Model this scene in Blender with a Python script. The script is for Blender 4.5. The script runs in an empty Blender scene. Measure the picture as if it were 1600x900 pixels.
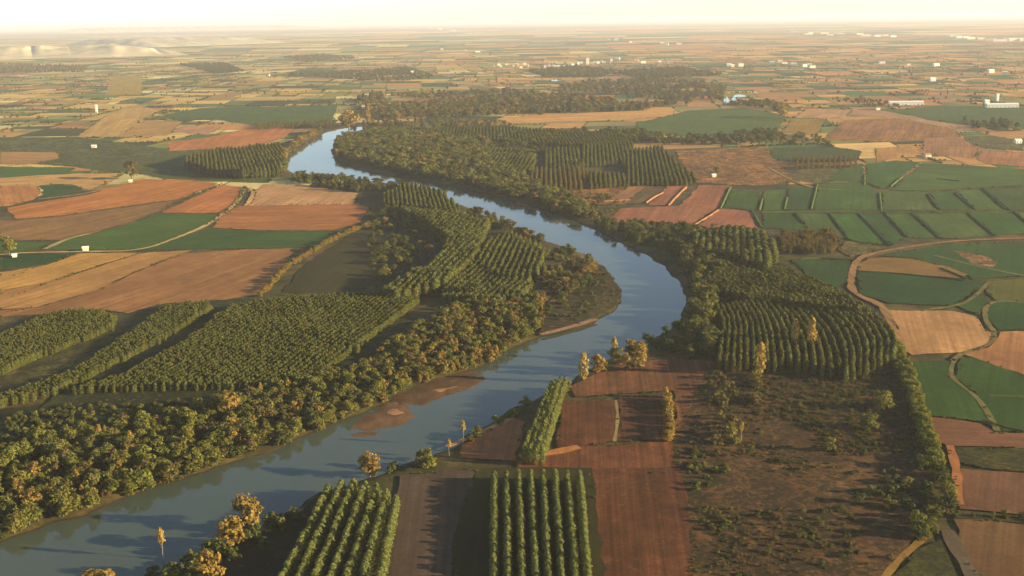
import bpy, math, random
import numpy as np
from mathutils import Vector, Matrix

random.seed(7)
RNG = np.random.default_rng(11)
scene = bpy.context.scene
COL = scene.collection

# ------------------------------------------------------------------ camera
H = 180.0                      # height of the aircraft above the plain, metres
F = 1715.0                     # focal length in photo pixels (1600 wide)
PITCH = math.atan((450 - 30) / F)
ROLL = -0.0145
cam_d = bpy.data.cameras.new('camera')
cam_d.sensor_width = 36.0
cam_d.lens = 36.0 * F / 1600.0
cam_d.clip_start = 1.0
cam_d.clip_end = 200000.0
cam = bpy.data.objects.new('camera', cam_d)
COL.objects.link(cam)
CM = Matrix.Rotation(math.pi / 2 - PITCH, 4, 'X') @ Matrix.Rotation(ROLL, 4, 'Z')
cam.matrix_world = Matrix.Translation((0, 0, H)) @ CM
scene.camera = cam
R3 = np.array(CM.to_3x3())


def G(px, py, z=0.0):
    """the point of the plain (or of the level z) seen at a place of the photograph"""
    d = R3 @ np.array([(px - 800) / F, -(py - 450) / F, -1.0])
    t = (z - H) / min(d[2], -0.0035)
    return np.array([d[0] * t, d[1] * t])


def P(pts, z=0.0):
    return np.array([G(a, b, z) for a, b in pts])


def to_px(x, y, z=0.0):
    v = np.stack([np.asarray(x, float), np.asarray(y, float), np.asarray(z, float) - H + np.zeros_like(np.asarray(x, float))], -1) @ R3
    d = np.maximum(-v[..., 2], 1e-3)
    return 800 + F * v[..., 0] / d, 450 - F * v[..., 1] / d


# ------------------------------------------------------------------ numeric helpers
def vnoise(x, y, s, seed=0):
    x = np.asarray(x, float) / s; y = np.asarray(y, float) / s
    xi = np.floor(x).astype(np.int64); yi = np.floor(y).astype(np.int64)
    fx = x - xi; fy = y - yi
    fx = fx * fx * (3 - 2 * fx); fy = fy * fy * (3 - 2 * fy)

    def h(a, b):
        n = (a * 374761393 + b * 668265263 + seed * 974711) & 0x7fffffff
        n = ((n ^ (n >> 13)) * 1274126177) & 0x7fffffff
        return ((n ^ (n >> 16)) & 0xffff) / 65535.0
    return (h(xi, yi) * (1 - fx) + h(xi + 1, yi) * fx) * (1 - fy) + (h(xi, yi + 1) * (1 - fx) + h(xi + 1, yi + 1) * fx) * fy


def inside(poly, x, y):
    x = np.asarray(x, float); y = np.asarray(y, float)
    r = np.zeros(x.shape, bool)
    n = len(poly)
    for i in range(n):
        x0, y0 = poly[i]; x1, y1 = poly[(i + 1) % n]
        c = ((y0 > y) != (y1 > y))
        if y1 != y0:
            r ^= c & (x < (x1 - x0) * (y - y0) / (y1 - y0) + x0)
    return r


def dist_poly(poly, x, y):
    x = np.asarray(x, float); y = np.asarray(y, float)
    best = np.full(x.shape, 1e18)
    n = len(poly)
    for i in range(n):
        a = poly[i]; b = poly[(i + 1) % n]
        dx, dy = b - a
        L = dx * dx + dy * dy + 1e-9
        t = np.clip(((x - a[0]) * dx + (y - a[1]) * dy) / L, 0, 1)
        best = np.minimum(best, (x - a[0] - t * dx) ** 2 + (y - a[1] - t * dy) ** 2)
    return np.sqrt(best)


def lin(c):
    c = np.asarray(c, float) / 255.0
    return np.where(c <= 0.04045, c / 12.92, ((c + 0.055) / 1.055) ** 2.4)


KA = np.array([0.66, 0.70, 0.62])


def alb(c):
    """base colour of a surface from the colour it shows in full sun"""
    return tuple(np.clip(lin(c) * KA, 0.006, 0.62))


def smooth_closed(pts, it=2):
    p = np.asarray(pts, float)
    for _ in range(it):
        q = np.roll(p, -1, 0)
        p = np.stack([0.75 * p + 0.25 * q, 0.25 * p + 0.75 * q], 1).reshape(-1, 2)
    return p


def smooth_open(pts, it=2):
    p = np.asarray(pts, float)
    for _ in range(it):
        q = np.stack([0.75 * p[:-1] + 0.25 * p[1:], 0.25 * p[:-1] + 0.75 * p[1:]], 1).reshape(-1, 2)
        p = np.vstack([p[:1], q, p[-1:]])
    return p


def mesh_of(name, verts, faces, mats=(), mat_idx=None, smooth=False):
    m = bpy.data.meshes.new(name)
    verts = np.asarray(verts, np.float32)
    if isinstance(faces, np.ndarray):
        k = faces.shape[1]
        m.vertices.add(len(verts)); m.vertices.foreach_set('co', verts.ravel())
        m.loops.add(faces.size); m.loops.foreach_set('vertex_index', faces.astype(np.int32).ravel())
        m.polygons.add(len(faces))
        m.polygons.foreach_set('loop_start', np.arange(0, faces.size, k, dtype=np.int32))
        m.polygons.foreach_set('loop_total', np.full(len(faces), k, np.int32))
        m.update(calc_edges=True)
    else:
        m.from_pydata([tuple(map(float, v)) for v in verts], [], faces)
        m.update()
    for a in mats:
        m.materials.append(a)
    if mat_idx is not None:
        m.polygons.foreach_set('material_index', np.asarray(mat_idx, np.int32))
    if smooth:
        m.polygons.foreach_set('use_smooth', np.ones(len(m.polygons), bool))
    return m


def link(name, data, loc=(0, 0, 0), parent=None):
    o = bpy.data.objects.new(name, data)
    COL.objects.link(o)
    o.location = loc
    if parent is not None:
        o.parent = parent
    return o


def tag(o, label, cat, group=None, kind=None):
    o['label'] = label; o['category'] = cat
    if group: o['group'] = group
    if kind: o['kind'] = kind
    return o


# ------------------------------------------------------------------ materials
def new_mat(name):
    m = bpy.data.materials.new(name); m.use_nodes = True
    nt = m.node_tree; nt.nodes.clear()
    out = nt.nodes.new('ShaderNodeOutputMaterial')
    return m, nt, out


def N(nt, typ, **kw):
    n = nt.nodes.new(typ)
    for k, v in kw.items():
        if k in ('ins',):
            for a, b in v.items(): n.inputs[a].default_value = b
        else:
            setattr(n, k, v)
    return n


def mixc(nt, fac, a, b, blend='MIX'):
    n = nt.nodes.new('ShaderNodeMix'); n.data_type = 'RGBA'; n.blend_type = blend
    for sock, v in ((n.inputs[0], fac), (n.inputs[6], a), (n.inputs[7], b)):
        if isinstance(v, bpy.types.NodeSocket): nt.links.new(v, sock)
        elif isinstance(v, (int, float)): sock.default_value = v
        else: sock.default_value = (*v, 1)
    return n.outputs[2]


def ramp(nt, src, stops):
    r = nt.nodes.new('ShaderNodeValToRGB')
    e = r.color_ramp.elements
    while len(e) < len(stops): e.new(0.5)
    for i, (p, c) in enumerate(stops):
        e[i].position = p
        e[i].color = (c, c, c, 1) if isinstance(c, (int, float)) else (*c, 1)
    nt.links.new(src, r.inputs[0])
    return r.outputs[0]


def noise(nt, vec, scale, detail=4, rough=0.6, dist=0.0):
    n = N(nt, 'ShaderNodeTexNoise', ins={'Scale': scale, 'Detail': detail, 'Roughness': rough, 'Distortion': dist})
    if vec is not None: nt.links.new(vec, n.inputs['Vector'])
    return n.outputs[0]


def mapping(nt, vec, scale):
    m = N(nt, 'ShaderNodeMapping'); m.inputs['Scale'].default_value = scale
    nt.links.new(vec, m.inputs['Vector'])
    return m.outputs[0]


def diffuse_out(nt, out, col, bump=None, strength=0.3, dist=0.5):
    b = N(nt, 'ShaderNodeBsdfPrincipled', ins={'Roughness': 0.95, 'Specular IOR Level': 0.1})
    nt.links.new(col, b.inputs['Base Color'])
    if bump is not None:
        bp = N(nt, 'ShaderNodeBump', ins={'Strength': strength, 'Distance': dist})
        nt.links.new(bump, bp.inputs['Height']); nt.links.new(bp.outputs[0], b.inputs['Normal'])
    nt.links.new(b.outputs[0], out.inputs[0])


def field_material(name, furrow, patch, streak_scale, mott=0.25, weeds=0.0):
    """soil or crop: the object's own colour, broken by patches, drill rows along local Y and mottling"""
    m, nt, out = new_mat(name)
    oi = N(nt, 'ShaderNodeObjectInfo'); tc = N(nt, 'ShaderNodeTexCoord')
    v = tc.outputs['Object']
    big = noise(nt, v, 0.018, 5, 0.62, 0.6)
    mid = noise(nt, v, 0.09, 5, 0.7)
    fine = noise(nt, v, 0.6, 3, 0.7)
    st = noise(nt, mapping(nt, v, (streak_scale, 0.006, 1)), 1.0, 4, 0.65)
    st2 = noise(nt, mapping(nt, v, (0.07, 0.004, 1)), 1.0, 3, 0.6)
    col = oi.outputs['Color']
    col = mixc(nt, 1.0, col, ramp(nt, big, [(0.25, 1 - patch), (0.5, 1.0), (0.75, 1 + patch * 0.9)]), 'MULTIPLY')
    col = mixc(nt, 1.0, col, ramp(nt, mid, [(0.25, 1 - mott), (0.75, 1 + mott)]), 'MULTIPLY')
    col = mixc(nt, 1.0, col, ramp(nt, st, [(0.3, 1 - furrow), (0.7, 1 + furrow)]), 'MULTIPLY')
    col = mixc(nt, 1.0, col, ramp(nt, st2, [(0.3, 1 - furrow * 0.7), (0.7, 1 + furrow * 0.7)]), 'MULTIPLY')
    col = mixc(nt, 1.0, col, ramp(nt, fine, [(0.3, 0.86), (0.7, 1.14)]), 'MULTIPLY')
    if weeds:
        wn_ = noise(nt, v, 0.055, 8, 0.74, 1.2); wf = noise(nt, v, 0.35, 5, 0.75)
        k = mixc(nt, 0.5, wn_, wf)
        col = mixc(nt, ramp(nt, k, [(0.44, 0.0), (0.53, weeds)]), col, alb((46, 46, 25)))
        k2 = ramp(nt, noise(nt, mapping(nt, v, (1, 1, 1)), 0.13, 6, 0.75, 2.0), [(0.55, 0.0), (0.66, weeds * 0.55)])
        col = mixc(nt, k2, col, alb((176, 122, 80)))
    diffuse_out(nt, out, col, st, 0.25, 0.3)
    return m


SOIL = field_material('tilled_soil', 0.27, 0.22, 0.35)
CROP = field_material('green_crop', 0.17, 0.26, 0.3, 0.2)
ROUGH = field_material('rough_fallow', 0.26, 0.5, 0.22, 0.55, 0.85)

FURROW = field_material('rough_furrows', 0.46, 0.28, 0.45, 0.35, 0.35)


def ground_material():
    m, nt, out = new_mat('plain_ground')
    g = N(nt, 'ShaderNodeNewGeometry'); v = g.outputs['Position']
    big = noise(nt, v, 0.006, 6, 0.62, 0.8); mid = noise(nt, v, 0.05, 6, 0.72); fine = noise(nt, v, 0.45, 4, 0.7)
    col = ramp(nt, big, [(0.3, alb((66, 64, 34))), (0.45, alb((94, 84, 48))), (0.58, alb((122, 96, 60))), (0.72, alb((80, 74, 40)))])
    col = mixc(nt, ramp(nt, mid, [(0.42, 0.0), (0.62, 0.85)]), col, alb((54, 56, 28)))
    col = mixc(nt, 1.0, col, ramp(nt, fine, [(0.3, 0.72), (0.7, 1.25)]), 'MULTIPLY')
    # mud below the bank, its colour darkened to stand in for bank shadow
    sep = N(nt, 'ShaderNodeSeparateXYZ'); nt.links.new(v, sep.inputs[0])
    mud = mixc(nt, ramp(nt, mid, [(0.55, 0.0), (0.72, 1.0)]), alb((58, 46, 32)), alb((110, 82, 58)))
    low = ramp(nt, sep.outputs[2], [(0.0, 0.0), (1.0, 1.0)])
    mr = N(nt, 'ShaderNodeMapRange', ins={1: -0.5, 2: -0.9, 3: 0.0, 4: 1.0}); nt.links.new(sep.outputs[2], mr.inputs[0])
    col = mixc(nt, mr.outputs[0], col, mud)
    diffuse_out(nt, out, col, mid, 0.4, 1.0)
    return m


def farm_material():
    m, nt, out = new_mat('far_farmland')
    g = N(nt, 'ShaderNodeNewGeometry'); v = g.outputs['Position']
    a = N(nt, 'ShaderNodeVertexColor', layer_name='crop_colour')
    big = noise(nt, v, 0.008, 5, 0.65, 0.7); mid = noise(nt, v, 0.05, 5, 0.7)
    col = mixc(nt, 1.0, a.outputs[0], ramp(nt, big, [(0.3, 0.74), (0.7, 1.24)]), 'MULTIPLY')
    col = mixc(nt, 1.0, col, ramp(nt, mid, [(0.3, 0.8), (0.7, 1.2)]), 'MULTIPLY')
    diffuse_out(nt, out, col)
    return m


def water_material():
    m, nt, out = new_mat('river_water')
    g = N(nt, 'ShaderNodeNewGeometry'); v = g.outputs['Position']
    col = mixc(nt, ramp(nt, noise(nt, v, 0.012, 4, 0.6), [(0.35, 0.0), (0.65, 1.0)]), (0.050, 0.066, 0.044), (0.066, 0.078, 0.052))
    b = N(nt, 'ShaderNodeBsdfPrincipled', ins={'Roughness': 0.07, 'IOR': 1.333})
    b.inputs['Specular Tint'].default_value = (1.0, 0.92, 0.66, 1)
    nt.links.new(col, b.inputs['Base Color'])
    n1 = noise(nt, mapping(nt, v, (0.5, 0.18, 1)), 1.0, 4, 0.6)
    bp = N(nt, 'ShaderNodeBump', ins={'Strength': 0.02, 'Distance': 0.2})
    nt.links.new(n1, bp.inputs['Height']); nt.links.new(bp.outputs[0], b.inputs['Normal'])
    nt.links.new(b.outputs[0], out.inputs[0])
    return m


def leaf_material(name, c0, c1, trans=0.3):
    m, nt, out = new_mat(name)
    oi = N(nt, 'ShaderNodeObjectInfo')
    t = N(nt, 'ShaderNodeAttribute', attribute_name='tone')
    a = mixc(nt, oi.outputs['Random'], c0, c1)
    k = ramp(nt, t.outputs['Fac'], [(0.0, 0.62), (0.5, 1.0), (1.0, 1.42)])
    a = mixc(nt, 1.0, a, k, 'MULTIPLY')
    d = N(nt, 'ShaderNodeBsdfDiffuse'); tr = N(nt, 'ShaderNodeBsdfTranslucent')
    nt.links.new(a, d.inputs[0]); nt.links.new(a, tr.inputs[0])
    mx = N(nt, 'ShaderNodeMixShader'); mx.inputs[0].default_value = trans
    nt.links.new(d.outputs[0], mx.inputs[1]); nt.links.new(tr.outputs[0], mx.inputs[2])
    nt.links.new(mx.outputs[0], out.inputs[0])
    return m


def plain_material(name, c, var=0.2, scale=0.8, rough=0.9):
    m, nt, out = new_mat(name)
    g = N(nt, 'ShaderNodeTexCoord')
    n = noise(nt, g.outputs['Object'], scale, 5, 0.65)
    lo = tuple(x * (1 - var) for x in c); hi = tuple(min(1, x * (1 + var)) for x in c)
    col = ramp(nt, n, [(0.3, lo), (0.7, hi)])
    diffuse_out(nt, out, col)
    return m


GROUND = ground_material(); FARM = farm_material(); WATER = water_material()
BARK = plain_material('bark', (0.13, 0.10, 0.07), 0.35, 2.0)
PALEBARK = plain_material('pale_bark', (0.24, 0.20, 0.15), 0.3, 2.0)
LEAF = {
    'poplar': leaf_material('poplar_leaf', (0.0905, 0.0991, 0.0210), (0.1299, 0.1251, 0.0294)),
    'young': leaf_material('young_poplar_leaf', (0.130, 0.148, 0.038), (0.165, 0.172, 0.050)),
    'amber': leaf_material('amber_poplar_leaf', (0.170, 0.105, 0.0288), (0.150, 0.120, 0.0288)),
    'olive': leaf_material('olive_leaf', (0.1165, 0.1204, 0.0260), (0.1770, 0.1558, 0.0340)),
    'bright': leaf_material('sunny_green_leaf', (0.1375, 0.1456, 0.0274), (0.1760, 0.1680, 0.0324)),
    'golden': leaf_material('golden_leaf', (0.225, 0.150, 0.034), (0.270, 0.170, 0.042)),
    'brown': leaf_material('brown_leaf', (0.130, 0.092, 0.0331), (0.105, 0.088, 0.0288)),
    'dark': leaf_material('dark_leaf', (0.0675, 0.0800, 0.0220), (0.0950, 0.1000, 0.0286)),
    'yellow': leaf_material('yellow_leaf', (0.33, 0.225, 0.052), (0.37, 0.24, 0.062)),
}

# ------------------------------------------------------------------ river
left_bank = [(447, 272), (540, 276), (600, 284), (650, 294), (720, 317), (760, 333), (800, 353), (850, 373), (900, 389), (940, 410), (965, 438),
             (976, 460), (962, 484), (930, 502), (880, 517), (838, 526), (800, 545), (765, 566), (725, 580), (680, 592), (630, 612), (575, 640), (520, 664), (470, 686), (400, 710), (340, 727),
             (280, 747), (200, 777), (100, 812), (0, 848), (-220, 925), (-420, 1000)]
right_bank = [(-200, 1080), (100, 960), (190, 912), (235, 893), (275, 872), (330, 852), (400, 827), (425, 815), (470, 790), (492, 766), (540, 756),
              (590, 738), (640, 717), (690, 702), (730, 682), (770, 657), (800, 636), (840, 617), (880, 601), (902, 583), (940, 563), (975, 551), (1010, 531),
              (1040, 516), (1062, 503), (1068, 480), (1062, 442), (1038, 414), (995, 391), (950, 368), (905, 347), (865, 330), (800, 313), (720, 293),
              (660, 283), (600, 272), (546, 262), (520, 248), (516, 235), (524, 220), (545, 208), (575, 199), (560, 196), (520, 203), (492, 214), (468, 226), (447, 238)]
RIVER = smooth_closed(P(left_bank + right_bank), 1)
SANDBARS = [(*G(665, 607), 17, 9, 1.2)]


def river_in(x, y):
    """metres inside the waterline (negative outside)"""
    d = dist_poly(RIVER, x, y)
    return np.where(inside(RIVER, x, y), d, -d)


def ground_z(x, y):
    x = np.asarray(x, float); y = np.asarray(y, float)
    z = np.zeros(x.shape)
    near = (x > -700) & (x < 420) & (y > 120) & (y < 2400)
    if near.any():
        xs, ys = x[near], y[near]
        d = river_in(xs, ys) + (vnoise(xs, ys, 16, 3) - 0.5) * 5 + (vnoise(xs, ys, 5, 4) - 0.5) * 2
        t = np.clip((d + 6) / 12, 0, 1)
        zz = -2.6 * t * t * (3 - 2 * t)
        for bx, by, rx, ry, hh in SANDBARS:
            zz += hh * np.exp(-((xs - bx) / rx) ** 2 - ((ys - by) / ry) ** 2) * np.where(zz < -0.9, 1, 0.25)
        z[near] = zz
    return z


def axis(a, b, step, lo, hi, g=1.16):
    m = list(np.arange(a, b + 0.01, step))
    s, p = step, b
    while p < hi:
        s *= g; p += s; m.append(p)
    s, p, pre = step, a, []
    while p > lo:
        s *= g; p -= s; pre.append(p)
    return np.array(pre[::-1] + m)


def build_ground():
    xs = axis(-430, 330, 3.2, -70000, 70000); ys = axis(190, 2250, 3.2, -20000, 90000)
    X, Y = np.meshgrid(xs, ys)
    Z = ground_z(X.ravel(), Y.ravel())
    V = np.stack([X.ravel(), Y.ravel(), Z], 1)
    nx, ny = len(xs), len(ys)
    i = (np.arange(ny - 1)[:, None] * nx + np.arange(nx - 1)[None]).ravel()
    Fc = np.stack([i, i + 1, i + 1 + nx, i + nx], 1)
    o = link('ground', mesh_of('ground', V, Fc, [GROUND], smooth=True))
    tag(o, 'wide flat valley floor with rough grass between the fields, reaching the horizon', 'ground', kind='structure')


build_ground()
wv = [(-425, 195, -1), (325, 195, -1), (325, 2240, -1), (-425, 2240, -1)]
o = link('river', mesh_of('river', wv, [[0, 1, 2, 3]], [WATER]))
tag(o, 'wide winding river with calm blue green water between wooded banks', 'river', kind='structure')
for pts, lab in (([(1128, 161), (1131, 152), (1137, 151.5), (1139, 157.5), (1143, 157), (1146, 149), (1158, 148), (1167, 150.5), (1160, 153.5), (1151, 154.5), (1147, 161)], 'bright white glint of water beyond the far woods'),
                 ([(858, 126), (870, 123), (880, 125), (868, 128)], 'small pale pond in the far woods')):
    p = smooth_closed(P(pts), 2)
    o = link('water', mesh_of('water', [(x, y, 0.9) for x, y in p], [list(range(len(p)))], [WATER]))
    tag(o, lab, 'water', kind='structure')

def sandbar(pts, top, label, rgb):
    p = smooth_closed(P(pts), 2); c = p.mean(0); n = len(p)
    V, Fc = [], []
    rings = [1.06, 1.0, 0.86, 0.66, 0.42, 0.2]
    for k, r in enumerate(rings):
        for q in p:
            w = r * (1 + (random.random() - 0.5) * 0.20)
            x, y = (q - c) * w
            h = -1.45 + (top + 0.55) * (1 - r / 1.06) ** 0.45 * (0.75 + 0.6 * float(vnoise(x, y, 6, 31)))
            V.append((x, y, h))
    for k in range(len(rings) - 1):
        for i in range(n):
            Fc.append([k * n + i, k * n + (i + 1) % n, (k + 1) * n + (i + 1) % n, (k + 1) * n + i])
    V.append((0, 0, V[-1][2])); m = len(V) - 1; b = (len(rings) - 1) * n
    for i in range(n): Fc.append([b + i, b + (i + 1) % n, m])
    o = link('sandbar', mesh_of('sandbar', V, Fc, [SAND], smooth=True), (c[0], c[1], 0)); o.color = (*alb(rgb), 1)
    tag(o, label, 'sandbar', kind='structure')


SAND = field_material('river_sand', 0.12, 0.4, 0.3, 0.5, 0.35)
sandbar([(600, 622), (632, 600), (660, 584), (700, 578), (735, 574), (766, 582), (758, 592), (740, 606), (716, 612), (690, 620), (660, 634), (632, 636), (612, 634)], 0.45, 'long muddy brown sandbar along the left bank', (112, 80, 56))
sandbar([(650, 612), (680, 602), (720, 596), (738, 600), (706, 608), (672, 618)], 0.6, 'paler sandy ridge on the long muddy bar', (182, 126, 86))
sandbar([(528, 670), (560, 645), (594, 626), (628, 619), (646, 634), (654, 648), (640, 662), (606, 667), (570, 674)], 0.35, 'short mud bar joined to the left bank below the long one', (128, 92, 68))
sandbar([(592, 644), (606, 633), (626, 634), (636, 643), (628, 650), (606, 652)], 0.55, 'pale sandy hump on the short mud bar', (190, 136, 100))
sandbar([(530, 676), (575, 667), (604, 674), (580, 682), (550, 682)], 0.15, 'thin low streak of mud in the shallows', (120, 90, 68))

# ------------------------------------------------------------------ traced fields
layer = [0]


def ragged(p, step=9.0, amp=1.1):
    out = []
    n = len(p)
    for i in range(n):
        a, b = p[i], p[(i + 1) % n]
        L = np.linalg.norm(b - a); k = max(1, min(60, int(L / step)))
        nrm = np.array([-(b - a)[1], (b - a)[0]]) / (L + 1e-9)
        for j in range(k):
            w = 0 if j == 0 else (random.random() - 0.5) * 2 * amp
            out.append(a + (b - a) * j / k + nrm * w)
    return np.array(out)


def field(pts, rgb, mat, label, row=None, cat='field', name='field', keep_out=True):
    pts = [(-90, b) if a == 0 else (a, b) for a, b in pts]
    if mat is CROP: rgb = (rgb[0] * 1.10 + 6, rgb[1] * 0.94, rgb[2] * 0.78)
    else: rgb = (rgb[0] * 0.96, rgb[1] * 1.0, rgb[2] * 0.98)
    p = P(pts)
    p = ragged(p, 9, 1.0 + 0.0008 * float(np.mean(p[:, 1])))
    c = p.mean(0)
    if row is None:                       # rows run along the longest side
        q = P(pts); e = np.roll(q, -1, 0) - q
        d = e[np.argmax((e ** 2).sum(1))]
    else:
        d = G(*row[1]) - G(*row[0])
    a = math.atan2(d[1], d[0]) - math.pi / 2
    ca, sa = math.cos(-a), math.sin(-a)
    q = (p - c) @ np.array([[ca, sa], [-sa, ca]])
    layer[0] += 1
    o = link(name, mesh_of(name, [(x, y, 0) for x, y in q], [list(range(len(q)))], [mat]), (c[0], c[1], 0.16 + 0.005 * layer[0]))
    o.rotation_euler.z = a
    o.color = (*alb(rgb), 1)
    tag(o, label, cat, kind='structure')
    return o


ORD = ['first', 'second', 'third', 'fourth', 'fifth', 'sixth', 'seventh', 'eighth', 'ninth', 'tenth', 'eleventh', 'twelfth']
GRID = [
    ('near', [([(1192, 334), (1240, 334), (1254, 350), (1264, 362), (1194, 357)], -6, -10), ([(1244, 334), (1294, 335), (1324, 374), (1290, 366), (1268, 362)], 10, 2), ([(1298, 335), (1340, 335), (1388, 384), (1330, 376)], 0, 6),
              ([(1345, 335), (1380, 335), (1415, 371), (1395, 384)], -8, -8), ([(1385, 335), (1423, 335), (1467, 373), (1420, 372)], 4, 4), ([(1428, 335), (1510, 334), (1549, 368), (1500, 373), (1474, 373)], 14, 8),
              ([(1515, 334), (1584, 334), (1611, 362), (1557, 369)], -4, 0), ([(1589, 334), (1660, 334), (1660, 372), (1617, 364)], 8, 10)]),
    ('middle', [([(1132, 325), (1143, 298), (1188, 300), (1183, 329)], 2, -4), ([(1191, 330), (1194, 300), (1227, 296), (1222, 329)], 12, 6), ([(1228, 329), (1232, 296), (1273, 289), (1265, 329)], -8, -12),
                ([(1270, 329), (1280, 288), (1345, 285), (1371, 300), (1373, 329)], 6, 4), ([(1381, 329), (1378, 300), (1446, 300), (1461, 329)], 16, 6), ([(1469, 329), (1454, 302), (1488, 300), (1518, 329)], -2, 0),
                ([(1526, 329), (1496, 300), (1531, 296), (1568, 329)], 10, 10), ([(1577, 329), (1540, 296), (1660, 292), (1660, 331)], 0, -6)]),
    ('far', [([(1290, 282), (1330, 257), (1348, 256), (1347, 284)], 6, 0), ([(1354, 286), (1354, 257), (1400, 251), (1438, 254), (1404, 279), (1380, 296)], 0, 4), ([(1411, 280), (1444, 255), (1660, 268), (1660, 288), (1535, 293), (1450, 299), (1392, 298)], 12, 8)]),
]
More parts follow.
